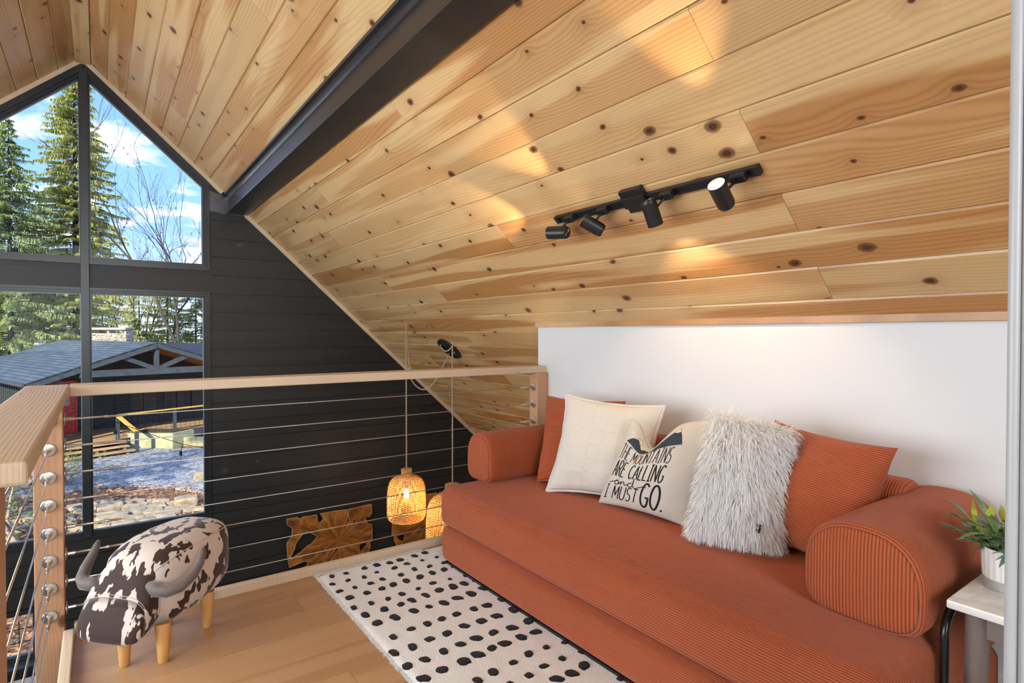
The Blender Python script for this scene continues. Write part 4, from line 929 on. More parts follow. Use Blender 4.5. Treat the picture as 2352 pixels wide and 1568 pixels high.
cn = thing('lamp_canopy', 'black round lamp canopy holding rope cords on the pine slope', 'ceiling canopy', can_c); cn.rotation_euler = (0, TH, 0)
MB().lathe([(0.0, -0.022), (0.118, -0.022), (0.124, -0.019), (0.126, -0.004), (0.126, 0.0)], 48).build('disc', BLACKM, cn, smooth='auto')
for x, y_ in ((-0.07, 0.04), (0.03, -0.08), (0.085, 0.02)): MB().lathe([(0.0, -0.036), (0.006, -0.036), (0.007, -0.022)], 12).build('cord_grip', STAIN, cn, smooth='auto', loc=(x, y_, 0))
def shade_weave(prof, nst, rr=0.0022):
    # prof (r, z) from top to bottom; stakes and wound strands
    mb = MB(); L = [0]
    for a, b in zip(prof[:-1], prof[1:]): L.append(L[-1] + math.hypot(a[0] - b[0], a[1] - b[1]))
    def at(s):
        j = 0
        while j < len(L) - 2 and L[j + 1] < s: j += 1
        t = (s - L[j]) / (L[j + 1] - L[j]); return lerp(prof[j][0], prof[j + 1][0], t), lerp(prof[j][1], prof[j + 1][1], t)
    for k in range(nst):
        t = 2 * math.pi * k / nst; mb.tube([(at(L[-1] * i / 24)[0] * math.cos(t), at(L[-1] * i / 24)[0] * math.sin(t), at(L[-1] * i / 24)[1]) for i in range(25)], 0.0026, 4, False)
    nr_ = int(L[-1] / 0.0105); m = nst * 2
    for j in range(nr_ + 1):
        r_, z_ = at(L[-1] * j / nr_)
        mb.tube([((r_ + 0.0034 * (1 if (i + j) % 2 else -1) * (i % 2)) * math.cos(2 * math.pi * i / m), (r_ + 0.0034 * (1 if ((i // 2) + j) % 2 else -1)) * math.sin(2 * math.pi * i / m), z_) for i in range(m + 1)], 0.0032, 4, False)
    return mb
def pendant(label, hook, ztop, R0, H, loops, nst):
    x, y_, zh = hook; g = thing('pendant_lamp', label, 'lamp', (x, y_, ztop), group=None)
    k = R0 / 0.178
    prof = [(0.047 * k, 0.0), (0.045 * k, -0.03 * k), (0.047 * k, -0.058 * k), (0.085 * k, -0.066 * k), (0.125 * k, -0.085 * k), (0.152 * k, -0.115 * k), (0.166 * k, -0.155 * k), (0.173 * k, -0.21 * k), (0.177 * k, -0.30 * k), (0.176 * k, -H * 0.88), (0.168 * k, -H * 0.96), (0.15 * k, -H)]
    sh = shade_weave(prof, nst).build('shade', RATTAN, g, kind='stuff', smooth=True, fixn=False)
    MB().lathe([(0.0, 0.004), (0.046 * k, 0.002), (0.046 * k, -0.006), (0, -0.006)], 24).build('cap', RATTAN, g)
    MB().lathe([(0.0, 0.0), (0.016, 0.0), (0.018, -0.05), (0.014, -0.06), (0, -0.06)], 16).build('socket', BLACKM, g, loc=(0, 0, -0.12))
    MB().lathe([(0.0, 0.0), (0.012, -0.004), (0.018, -0.025), (0.030, -0.055), (0.030, -0.075), (0.02, -0.095), (0, -0.102)], 20).build('bulb', FILAMENT, g, smooth=True, loc=(0, 0, -0.175))
    l = bpy.data.lights.new('pendant_bulb', 'POINT'); l.energy = 8.5; l.color = (1.0, 0.64, 0.30); l.shadow_soft_size = 0.03
    lo = bpy.data.objects.new('pendant_bulb', l); COL.objects.link(lo); lo.parent = g; lo.location = (0, 0, -0.31)
    pl(g, rope([(x, y_, zh - 0.03), (x, y_, ztop)], 0.0045), 'rope', ROPE, smooth=True, fixn=False)
    for lp in loops: pl(g, rope(lp, 0.004), 'rope', ROPE, smooth=True, fixn=False)
    hk = [(x, y_, zh + 0.012), (x, y_, zh - 0.018)] + [(x + 0.009 * (1 - math.cos(t)), y_, zh - 0.018 - 0.012 * math.sin(t)) for t in [i * math.pi / 8 for i in range(1, 10)]]
    pl(g, MB().tube(hk, 0.0018, 6), 'hook', STAIN, smooth=True)
    return g
h1 = slope_pt(3.25, 4.875); h2 = slope_pt(3.545, 4.40)
mid = slope_pt(3.66, 4.56, 0.04); low = Vector((lerp(h1.x, mid.x, 0.3), 4.80, 0.66))
loop1 = [tuple(h1 - Vector((0, 0, 0.03))), tuple(Vector((h1.x + 0.02, h1.y, 0.98))), tuple(Vector((h1.x + 0.05, h1.y - 0.02, 0.77)))] + [tuple(p) for p in sag((h1.x + 0.05, h1.y - 0.02, 0.77), (mid.x - 0.10, mid.y + 0.02, 0.83), 0.10)][1:] + [tuple(mid)]
pendant('woven rattan pendant on twisted rope, wholly in view by the dark wall', (h1.x, h1.y, h1.z), -0.045, 0.178, 0.47, [loop1], 44)
ca = slope_pt(3.56, 4.60, 0.035); cb = slope_pt(3.715, 4.58, 0.035)
loop2 = [tuple(ca)] + [tuple(p) for p in sag(ca, h2 - Vector((0, 0, 0.03)), 0.05)][1:]
loop3 = [tuple(cb), (h2.x + 0.018, h2.y + 0.02, 0.80), (h2.x + 0.006, h2.y, 0.55), (h2.x + 0.004, h2.y, 0.52)]
pendant('woven rattan pendant half hidden behind the daybed cushions', (h2.x, h2.y, h2.z), -0.12, 0.235, 0.60, [loop2, loop3], 52)

# ------------------------------------------------------------------ teak root wall art
ART= [(1.523, -0.66), (1.626, -0.661), (1.663, -0.685), (1.685, -0.668), (1.824, -0.671), (1.828, -0.738), (1.847, -0.763), (1.877, -0.747), (1.893, -0.727), (1.86, -0.668), (2.014, -0.667), (2.146, -0.673), (2.152, -0.72), (2.14, -0.782), (2.147, -0.824), (2.166, -0.803), (2.158, -0.753), (2.16, -0.674), (2.417, -0.662), (2.421, -0.761), (2.387, -0.792), (2.34, -0.791), (2.369, -0.866), (2.42, -0.884), (2.426, -1.066), (2.394, -1.079), (2.402, -1.134), (2.368, -1.192), (2.406, -1.283), (2.397, -1.42), (2.405, -1.536), (2.287, -1.474), (2.188, -1.513), (1.963, -1.502), (1.933, -1.423), (1.886, -1.481), (1.756, -1.486), (1.549, -1.483), (1.546, -1.362), (1.586, -1.296), (1.645, -1.212), (1.72, -1.177), (1.735, -1.142), (1.69, -1.124), (1.609, -1.139), (1.544, -1.154), (1.535, -1.084), (1.573, -1.07), (1.669, -1.02), (1.736, -0.973), (1.766, -0.964), (1.796, -0.94), (1.831, -0.901), (1.789, -0.865), (1.718, -0.82), (1.662, -0.858), (1.61, -0.923), (1.592, -0.987), (1.555, -1.058), (1.53, -1.056), (1.523, -0.904), (1.57, -0.854), (1.578, -0.761), (1.528, -0.718)]
HOLES= [[(1.837, -1.081), (1.857, -1.046), (1.907, -1.022), (1.888, -1.053), (1.845, -1.086)], [(1.91, -1.199), (1.981, -1.129), (2.029, -1.06), (2.075, -1.015), (2.06, -1.052), (1.997, -1.132), (1.933, -1.204)], [(2.199, -0.861), (2.211, -0.811), (2.232, -0.791), (2.233, -0.824), (2.211, -0.859)], [(2.211, -0.924), (2.219, -0.885), (2.23, -0.879), (2.221, -0.926)], [(2.276, -1.09), (2.297, -1.071), (2.369, -1.074), (2.364, -1.11), (2.314, -1.143), (2.293, -1.163), (2.279, -1.131)]]
def teakart(label, dx, flip=False):
    xs = [p[0] for p in ART]; cx = 2.06; cz = -0.985
    g = thing('wall_art', label, 'wall art', (cx + dx, D - 0.006, cz))
    def tr(pl_): 
        r_ = [((-(a - cx) - 0.13 if flip else a - cx), (b - cz) * (1 if not flip else 1)) for a, b in pl_]; return r_[::-1] if flip else r_
    O = tr(ART); HH = [tr(h) for h in HOLES]
    m = lambda u, v, w_: (u, -0.045 + w_, v)
    MB().sheet(O, HH, 0.035, m).build('panel', TEAK, g)
    for L in [O] + HH:
        pts = [Vector((u, -0.044, v)) for u, v in L]; MB().tube(pts + [pts[0]], 0.0040 if L is O else 0.0015, 5, False).build('live_edge', SAPW, g, smooth=True, fixn=False)
    return g
teakart('live-edge teak root wall panel below the bare dark wall', 0.0)
teakart('live-edge teak root wall panel behind the rattan pendants', 1.10, True)

# white planked table end seen below by the lower window
tt = thing('plank_table', 'white planked tabletop down by the lower window', 'table', (-0.9, 5.55, -1.55))
for k in range(6): MB().box(-0.55, 0.55, -0.076, 0.076, -0.03, 0, 0.003).build('plank', TRIMW, tt, loc=(0, -0.42 + 0.155 * k, 0))
for sx in (-1, 1):
    for sy in (-1, 1): MB().box(-0.035, 0.035, -0.035, 0.035, -1.05, -0.03).build('leg', TRIMW, tt, loc=(sx * 0.48, sy * 0.38, 0))

# ------------------------------------------------------------------ outdoors
GZ = -3.42
struct(MB().box(-90, 110, D + 0.12, 150, GZ - 0.2, GZ).build('ground', LITTER))
# gravel yard
far = [(x, 1026 + 4 * math.sin(x * 0.02)) for x in range(-160, 640, 40)]; near = [(x, 1124 + 10 * math.sin(x * 0.011 + 1.2) + abs(x - 280) * 0.03) for x in range(640, -200, -40)]
poly = [(PZ(*q, GZ + 0.03).x, PZ(*q, GZ + 0.03).y) for q in far + near]
g = MB().sheet(poly, [], 0.06, lambda u, v, w_: (u, v, GZ + 0.03 - w_)).build('gravel_yard', GRAVEL); tag(g, 'blue-grey gravel yard between the cabin steps and stone edging', 'gravel', kind='stuff')
# loose leaves on the near bank
random.seed(21); lf = MB()
for k in range(2600):
    p = PZ(random.uniform(-60, 520), random.uniform(1112, 1250) if random.random() < 0.85 else random.uniform(1300, 1560), GZ + 0.02); a = random.uniform(0, 6.3); s = random.uniform(0.03, 0.075)
    u = Vector((math.cos(a), math.sin(a), random.uniform(-0.4, 0.6))) * s; v = Vector((-math.sin(a), math.cos(a), random.uniform(-0.3, 0.6))) * s * 0.6; c = p + Vector((0, 0, random.uniform(0.0, 0.05)))
    lf.add([c - u, c + v, c + u, c - v], [(0, 1, 2, 3)])
tag(lf.build('leaf_litter', simple('brown_oak_leaves', (0.40, 0.20, 0.085), 0.8, nscale=1.3, namt=0.55), fixn=False), 'brown fallen leaves strewn over the stone edging', 'leaves', kind='stuff')
# stone edging: every stone a part
sw = thing('stone_edging', 'dry-laid fieldstone edging with fallen leaves in front of the gravel', 'stone wall', PZ(300, 1190, GZ))
ST = [(1180, 775, 190, 60), (1380, 760, 130, 50), (1530, 780, 190, 64), (1710, 762, 100, 56), (1830, 762, 160, 54), (1220, 835, 250, 84), (1450, 815, 130, 48), (1560, 832, 180, 64), (1750, 840, 200, 66), (1910, 800, 130, 60), (1230, 910, 210, 74), (1390, 880, 120, 56), (1520, 890, 230, 84), (1740, 885, 200, 64), (1920, 850, 170, 50), (1270, 965, 300, 90), (1510, 965, 210, 72), (1700, 925, 170, 48), (1900, 895, 250, 50), (2100, 860, 200, 50), (2240, 850, 150, 46), (1100, 985, 90, 64), (820, 840, 200, 54), (870, 905, 110, 74), (780, 1010, 120, 74), (840, 1080, 190, 56), (920, 960, 90, 64), (310, 850, 150, 56), (320, 905, 130, 46), (270, 960, 90, 64), (330, 985, 120, 64), (120, 870, 100, 54), (760, 950, 110, 62), (60, 930, 120, 60), (150, 1010, 130, 60), (40, 1080, 160, 70), (230, 1080, 150, 60), (1000, 1060, 170, 60), (640, 880, 150, 60), (640, 980, 150, 64), (560, 1060, 150, 60), (470, 900, 150, 60), (460, 1000, 160, 60), (1150, 1060, 200, 60), (1420, 1030, 240, 66), (1660, 985, 200, 60), (1880, 950, 200, 60)]
def stone(w_, h_, d_, seed):
    bm = bmesh.new(); bmesh.ops.create_cube(bm, size=2); bmesh.ops.subdivide_edges(bm, edges=bm.edges[:], cuts=3, use_grid_fill=True)
    for v in bm.verts:
        p = v.co; q = p.normalized() * 1.25; p = p.lerp(q, 0.42); n1 = noise.noise(p * 1.1 + Vector((seed * 3.1, 0, 0))); n2 = noise.noise(p * 2.7 + Vector((0, seed * 1.7, 0)))
        p = p * (1 + 0.22 * n1 + 0.10 * n2); v.co = Vector((p.x * w_ / 2, p.y * d_ / 2, p.z * h_ / 2))
    mb = MB(); bm.verts.index_update(); mb.add([v.co for v in bm.verts], [[v.index for v in f.verts] for f in bm.faces]); bm.free(); return mb
random.seed(31)
for k, (x, y_, ww, hh) in enumerate(ST):
    px, py = x * 0.2041, 1000 + (y_ + hh * 0.35) * 0.2041; p = PZ(px, py, GZ); dd = (p - EYE).dot(FW); m_ = dd / FPX * 0.2041
    o = stone(ww * m_ * 1.02, hh * m_ * 1.25, ww * m_ * random.uniform(0.55, 0.8), k).build('stone', STONE, sw, loc=Vector((p.x, p.y + 0.15, GZ + hh * m_ * 0.42)) - Vector(sw.location), smooth='auto')
    o.rotation_euler = (random.uniform(-0.12, 0.12), random.uniform(-0.10, 0.10), random.uniform(-0.25, 0.25))
for (x, y_, ww, hh, lb) in ((2100, 765, 215, 115, 'rounded grey boulder sitting on top of the stone edging'), (2260, 470, 120, 90, 'shaded boulder at the right edge of the gravel yard')):
    p = PZ(x * 0.2041, 1000 + (y_ + hh * 0.45) * 0.2041, GZ); m_ = (p - EYE).dot(FW) / FPX * 0.2041
    o = stone(ww * m_, hh * m_ * 1.1, ww * m_ * 0.7, 77 + x).build('boulder', STONE, loc=Vector((p.x, p.y + 0.1, GZ + hh * m_ * 0.5)), smooth='auto'); tag(o, lb, 'boulder')

# cabin across the yard
RO = P(359, 785, 24.0); rdir = Vector((-0.2827, 0.9592, 0)); pdir = Vector((-0.9592, -0.2827, 0)); ZR = RO.z
cab = thing('cabin', 'dark cabin with low gabled porch roof across the gravel yard', 'cabin', (RO.x, RO.y, GZ))
cab.rotation_euler = (0, 0, math.atan2(pdir.y, pdir.x) - math.pi)      # local x = to the right (-p), local y = -back
MI = None
def LC(a, b, z_):  # a to the left of the ridge, b behind the gable, z world -> cabin local
    wv = Vector((RO.x, RO.y, 0)) + pdir * a + rdir * b; q = Matrix.Rotation(-cab.rotation_euler.z, 3, 'Z') @ (wv - Vector((RO.x, RO.y, 0))); return Vector((q.x, q.y, z_ - GZ))
def cbar(name, a, b, w_, h_, mat, par=cab): return MB().bar(LC(*a), LC(*b), w_, h_).build(name, mat, par)
def cbox(name, a0, a1, b0, b1, z0, z1, mat, par=cab, c=0.0):
    q = LC(a0, b0, z0); r_ = LC(a1, b1, z1); return MB().box(q.x, r_.x, q.y, r_.y, q.z, r_.z, c).build(name, mat, par)
def l2a(px, py, b):          # a, z of a point on the plane b behind the gable
    o0 = Vector((RO.x, RO.y, 0)) + rdir * b; r_ = FW + RT * ((px - 1176) / FPX) - UP * ((py - 784) / FPX); t = (o0 - EYE).dot(rdir) / r_.dot(rdir); p = EYE + r_ * t; return (p - o0).dot(pdir), p.z
ZD = -3.0; HW, DROP, BL_ = 4.35, 1.47, 13.0
def roof(name, a0, z0, a1, z1, b0, b1, mat, th=0.06):
    mb = MB(); q = [LC(a0, b0, z0), LC(a1, b0, z1), LC(a1, b1, z1), LC(a0, b1, z0)]; mb.v = [tuple(x) for x in q] + [tuple(x - Vector((0, 0, th))) for x in q]
    mb.f = [(0, 1, 2, 3), (7, 6, 5, 4), (0, 4, 5, 1), (1, 5, 6, 2), (2, 6, 7, 3), (3, 7, 4, 0)]; L = math.hypot(a1 - a0, z1 - z0); mb.uv = [(0, 0), (0, L), (b1 - b0, L), (b1 - b0, 0)] * 2; return mb.build(name, mat, cab)
roof('roof_slope', 0, ZR, HW, ZR - DROP, -0.15, BL_, SHINGLE); roof('roof_slope', 0, ZR, -HW, ZR - DROP, -0.15, BL_, SHINGLE)
roof('soffit', 0, ZR - 0.12, -HW, ZR - DROP - 0.12, 0.0, 3.4, SOFFIT, 0.02); roof('soffit', 0, ZR - 0.12, HW, ZR - DROP - 0.12, 0.0, 3.4, BEAMB, 0.02)
for s in (1, -1): cbar('rake_board', (0, -0.12, ZR - 0.12), (s * HW, -0.12, ZR - DROP - 0.12), 0.06, 0.24, BEAMB)
a_, zch = l2a(350, 852, 0.0)
cbar('tie_beam', (HW * 0.62, 0, zch), (-HW * 0.95, 0, zch), 0.2, 0.26, BEAMB); cbar('king_post', (a_ * 0, 0, zch + 0.1), (0, 0, ZR - 0.2), 0.16, 0.16, BEAMB)
cbar('strut', (0.05, 0, zch + 0.10), (1.20, 0, ZR - 0.62), 0.14, 0.17, BEAMB); cbar('strut', (-0.05, 0, zch + 0.10), (-1.20, 0, ZR - 0.62), 0.14, 0.17, BEAMB)
cbar('gutter', (HW, -0.1, ZR - DROP - 0.05), (HW, BL_, ZR - DROP - 0.05), 0.12, 0.10, BEAMB)
for a in (3.35, -3.9): cbar('porch_post', (a, 0.1, ZD), (a, 0.1, zch if a < 3 else ZR - DROP * a / HW - 0.2), 0.18, 0.18, BEAMB)
WB = 3.4
def gw(u, v, w_): return LC(u, WB + w_, v)
MB().sheet([(3.6, ZD), (3.6, ZR - DROP * 3.6 / HW - 0.12), (0, ZR - 0.12), (-4.2, ZR - DROP * 4.2 / HW - 0.12), (-8.0, ZR - DROP), (-8.0, ZD)], [], 0.2, gw).build('porch_wall', SIDING, cab)
for k in range(18): cbox('siding_board', 0.45, -1.55, WB - 0.03, WB, ZD + 0.17 * k, ZD + 0.155 + 0.17 * k, SIDING)
# red door
dl_, dz1 = l2a(142, 878, WB); dr_, dz0 = l2a(172, 979, WB)
dl_ = dr_ + 1.0
dor = cbox('door', dl_, dr_, WB - 0.08, WB, ZD, ZD + 2.1, REDP)
cbox('door_frame', dl_ + 0.09, dl_, WB - 0.1, WB, ZD, ZD + 2.2, REDP); cbox('door_frame', dr_, dr_ - 0.07, WB - 0.1, WB, ZD, ZD + 2.2, REDP); cbox('door_frame', dl_ + 0.09, dr_ - 0.07, WB - 0.1, WB, ZD + 2.1, ZD + 2.2, REDP)
mid_ = (dl_ + dr_) / 2; DP = simple('pale_door_glass', (0.42, 0.50, 0.50), 0.15)
for nm, a0, a1, z0, z1, m_ in (('door_pane', mid_ + 0.30, mid_ - 0.30, ZD + 1.15, ZD + 1.9, DP),):
    cbox(nm, a0, a1, WB - 0.1, WB - 0.07, z0, z1, m_)
for k in range(4):
    for s in (-1, 1): cbar('chevron', (mid_, WB - 0.09, ZD + 0.25 + 0.2 * k), (mid_ + s * 0.36, WB - 0.09, ZD + 0.45 + 0.2 * k), 0.02, 0.03, REDP)
cbox('door_knob', dr_ + 0.10, dr_ + 0.05, WB - 0.14, WB - 0.08, ZD + 1.0, ZD + 1.05, BLACKM); cbox('door_knob', dr_ + 0.10, dr_ + 0.05, WB - 0.12, WB - 0.08, ZD + 1.14, ZD + 1.19, BLACKM)
# windows of the porch wall
for px0, px1 in ((297, 326), (329, 358), (376, 402), (406, 432), (440, 466)):
    a0, z1 = l2a(px0, 896, WB); a1, z0 = l2a(px1, 938, WB)
    wdw = cbox('window', a0, a1, WB - 0.06, WB + 0.01, z0, z1 + 0.15, BEAMB)
    cbox('pane', a0 - 0.06, a1 + 0.06, WB - 0.07, WB - 0.055, z0 + 0.06, (z0 + z1) / 2 + 0.02, DARKGL); cbox('pane', a0 - 0.06, a1 + 0.06, WB - 0.07, WB - 0.055, (z0 + z1) / 2 + 0.08, z1 + 0.1, DARKGL)
# deck boards, steps
DKL, _ = l2a(60, 985, 0.0); DKR, _ = l2a(272, 985, 0.0)
nb = 0; b = -0.9
while b < WB:
    q = cbox('deck_board', DKL + 1.5, -7.5 if b > 0.2 else DKR, b, b + 0.135, ZD - 0.04, ZD, DECK); b += 0.142
for k in range(3):
    b1 = -0.9 - 0.30 * k; zt = ZD - 0.14 * (k + 1) + 0.02
    cbox('step_tread', DKL + 1.2 - 0.3 * k, DKR - 0.1 * k, b1 - 0.30, b1 + 0.02, zt - 0.045, zt, DECK)
    for j in range(5): aa = lerp(DKL + 0.9, DKR + 0.15, j / 4); cbox('step_support', aa + 0.05, aa - 0.05, b1 - 0.24, b1 - 0.18, GZ, zt - 0.045, DECK)
cbox('deck_skirt', DKL + 1.6, -7.5, 0.25, 0.35, GZ, ZD - 0.05, SIDING)
# porch railing
pr2 = thing('porch_railing', 'black wire porch railing with honey-coloured handrail on the cabin deck', 'railing', (RO.x, RO.y, ZD)); pr2.rotation_euler = cab.rotation_euler
def rl(a, b, z_): q = LC(a, b, z_); return q + Vector((0, 0, GZ - ZD))
A1, _ = l2a(270, 932, -0.2); A2 = -7.4
MB().bar(rl(A1, -0.2, ZD + 0.98), rl(A2, 1.0, ZD + 0.98), 0.15, 0.05).build('handrail', YRAIL, pr2); MB().bar(rl(A1 + 0.02, -0.2, ZD + 0.98), rl(A1 - 0.25, -1.4, ZD + 0.42), 0.15, 0.06).build('handrail', YRAIL, pr2)
for k in range(5): t = k / 4; MB().bar(rl(lerp(A1, A2, t), lerp(-0.2, 1.0, t), ZD - 0.5), rl(lerp(A1, A2, t), lerp(-0.2, 1.0, t), ZD + 0.95), 0.11, 0.11).build('post', BEAMB, pr2)
MB().bar(rl(A1 - 0.25, -1.4, GZ), rl(A1 - 0.25, -1.4, ZD + 0.40), 0.12, 0.12).build('post', BEAMB, pr2)
for k in range(7): MB().bar(rl(A1, -0.2, ZD + 0.12 + 0.125 * k), rl(A2, 1.0, ZD + 0.12 + 0.125 * k), 0.012, 0.012).build('wire', WIREB, pr2)
for k in range(44): t = k / 43; MB().bar(rl(lerp(A1, A2, t), lerp(-0.2, 1.0, t), ZD + 0.1), rl(lerp(A1, A2, t), lerp(-0.2, 1.0, t), ZD + 0.92), 0.009, 0.009).build('wire', WIREB, pr2)
MB().bar(rl(A1, -0.25, ZD - 0.14), rl(A2, 0.95, ZD - 0.14), 0.06, 0.34).build('rim_board', BEAMB, pr2)
# planter
c0 = PZ(292, 1030, GZ); c1 = PZ(397, 1030, GZ); ux = (c1 - c0).normalized(); uy = Vector((-ux.y, ux.x, 0)); Lp = (c1 - c0).length
pb = thing('planter_box', 'pale yellow-green masonry planter in front of the porch railing', 'planter', c0)
def pq(x, y_, z_): return ux * x + uy * y_ + Vector((0, 0, z_))
mb = MB(); mb.loft([[pq(0, 0, 0), pq(Lp, 0, 0), pq(Lp + 0.3, 1.0, 0), pq(0.2, 1.0, 0)], [pq(0, 0, 0.62), pq(Lp, 0, 0.62), pq(Lp + 0.3, 1.0, 0.62), pq(0.2, 1.0, 0.62)]]); mb.build('wall', PLANTER, pb)
mb = MB(); mb.loft([[pq(0.12, 0.12, 0.6), pq(Lp - 0.1, 0.12, 0.6), pq(Lp + 0.15, 0.88, 0.6), pq(0.3, 0.88, 0.6)], [pq(0.12, 0.12, 0.66), pq(Lp - 0.1, 0.12, 0.66), pq(Lp + 0.15, 0.88, 0.66), pq(0.3, 0.88, 0.66)]]); mb.build('soil', SOIL, pb)
mb = MB().loft([[pq(Lp + 0.1, 0.5, 0), pq(Lp + 3.5, 0.5, 0), pq(Lp + 3.5, 0.7, 0), pq(Lp + 0.1, 0.7, 0)], [pq(Lp + 0.1, 0.5, 0.36), pq(Lp + 3.5, 0.5, 0.36), pq(Lp + 3.5, 0.7, 0.36), pq(Lp + 0.1, 0.7, 0.36)]]); mb.build('low_wall', PLANTER, pb)
# wings, back roofs, chimney, vent
def slab(name, pts, th, mat, par=cab):
    q = [Matrix.Rotation(-cab.rotation_euler.z, 3, 'Z') @ (p - Vector(cab.location)) for p in pts]; mb = MB(); n = len(q); mb.v = [tuple(x) for x in q] + [tuple(x - Vector((0, 0, th))) for x in q]
    mb.f = [tuple(range(n)), tuple(range(2 * n - 1, n - 1, -1))] + [(i, (i + 1) % n, n + (i + 1) % n, n + i) for i in range(n)]; return mb.build(name, mat, par)
slab('wing_roof', [P(-120, 826, 29), P(120, 822, 31), P(104, 785, 40), P(55, 796, 42), P(-140, 800, 41)], 0.3, PALEROOF)
slab('back_roof', [P(366, 787, 30), P(372, 790, 27), P(560, 842, 26), P(600, 788, 33)], 0.2, SHINGLE)
for k in range(22): bb = 0.6 + 0.36 * k; cbox('batten', 3.72, 3.64, bb, bb + 0.09, ZD, ZR - DROP + 0.2, BEAMB)
cbox('side_wall', 3.64, 3.5, 0.5, 12, GZ, ZR - DROP + 0.2, SIDING)
ch = thing('chimney', 'broad fieldstone chimney with stone cap behind the cabin roof', 'chimney', P(255, 783, 34))
wch = 86 / FPX * 34; random.seed(9)
for r_ in range(4):
    x = -wch / 2
    while x < wch / 2 - 0.08:
        ww = min(random.uniform(0.25, 0.55), wch / 2 - x); o = stone(ww, 0.155, 0.6, r_ * 17 + x * 10).build('stone', CHIM, ch, loc=RT * (x + ww / 2) + Vector((0, 0, -0.02 + 0.135 * r_))); o.rotation_euler = (0, 0, -YAW); x += ww
o = MB().box(-wch / 2 + 0.05, wch / 2 - 0.05, -0.25, 0.4, -1.5, 0.45).build('core', CHIM, ch); o.rotation_euler = (0, 0, -YAW)
o = MB().box(-wch / 2 - 0.02, wch / 2 + 0.02, -0.4, 0.5, 0.66, 0.80, 0.02).build('cap', CHIM, ch); o.rotation_euler = (0, 0, -YAW)
for s in (-1, 0, 1): o = MB().box(-0.06, 0.06, -0.25, 0.35, 0.42, 0.67).build('cap_support', CHIM, ch, loc=RT * (s * (wch / 2 - 0.1))); o.rotation_euler = (0, 0, -YAW)
vp = P(9, 808, 34); tag(MB().lathe([(0.16, 0.0), (0.08, 0.1), (0.06, 0.12), (0.06, 0.45), (0.0, 0.45)], 14).build('vent_pipe', TRIMW, loc=vp), 'white vent pipe on the pale cabin roof', 'pipe')

# ------------------------------------------------------------------ trees
def spruce(base, H, Rm, mat, label, seed, grp, dens=1.0, bare=0.06, droop=0.35, hang=0.5):
    rnd = random.Random(seed); g = thing('spruce_tree' if mat is not HEML else 'hemlock_tree', label, 'tree', base, group=grp)
    MB().tube([(0, 0, 0), (0, 0, H * 0.5), (0, 0, H)], [H * 0.011, H * 0.007, 0.01], 7).build('trunk', BARK, g, smooth=True)
    br = MB(); nd_ = MB(); z_ = H * bare
    while z_ < H * 0.985:
        f = 1 - z_ / H; l0 = Rm * (f ** 0.75) * (0.55 + 0.45 * min(1, z_ / (H * 0.12)))
        for k in range(rnd.randint(5, 7)):
            az = rnd.uniform(0, 6.283); l = l0 * rnd.uniform(0.55, 1.12); up_ = rnd.uniform(-0.05, 0.25); d = Vector((math.cos(az), math.sin(az), 0)); m = max(3, int(l / 0.45)); pts = []
            for i in range(m + 1):
                t = i / m; pts.append(d * l * t + Vector((0, 0, z_ + l * (up_ * t - droop * t * t + 0.12 * t ** 4))))
            br.tube(pts, [0.035 * (1 - 0.85 * i / m) * (0.4 + l / Rm) for i in range(m + 1)], 3, False)
            sd = d.cross(Vector((0, 0, 1))); nt_ = int(l * 13 * dens) + 4
            for i in range(nt_):
                t = rnd.uniform(0.12, 1.0) ** 0.8; j = min(m - 1, int(t * m)); p = pts[j].lerp(pts[j + 1], t * m - j); s = rnd.choice((-1, 1)); ln = rnd.uniform(0.20, 0.55) * (1.15 - 0.5 * t) * (0.5 + 0.5 * min(1, l / 1.5))
                v = (d * rnd.uniform(0.1, 0.8) + sd * s * rnd.uniform(0.3, 1.0)).normalized(); a = p; b = a + v * ln * 0.55 + Vector((0, 0, -ln * 0.12)); c = b + v * ln * 0.3 + Vector((0, 0, -ln * hang * rnd.uniform(0.5, 1.5))); wd = rnd.uniform(0.016, 0.042)
                x = v.cross(Vector((rnd.uniform(-0.6, 0.6), rnd.uniform(-0.6, 0.6), 1))).normalized() * wd
                nd_.add([a - x * 0.6, a + x * 0.6, b + x, b - x, c], [(0, 1, 2, 3), (3, 2, 4)])
                if rnd.random() < 0.75:
                    c2 = p + v * ln * 0.2 + Vector((0, 0, -ln * (hang + 0.35))); x2 = d * wd * 0.8; nd_.add([p - x2, p + x2, c2], [(0, 1, 2)])
        z_ += rnd.uniform(0.22, 0.36) * (0.7 + 0.5 * f) / max(0.6, dens ** 0.5)
    br.build('branches', BARK, g, kind='stuff', fixn=False); nd_.build('needles', mat, g, kind='stuff', fixn=False); return g
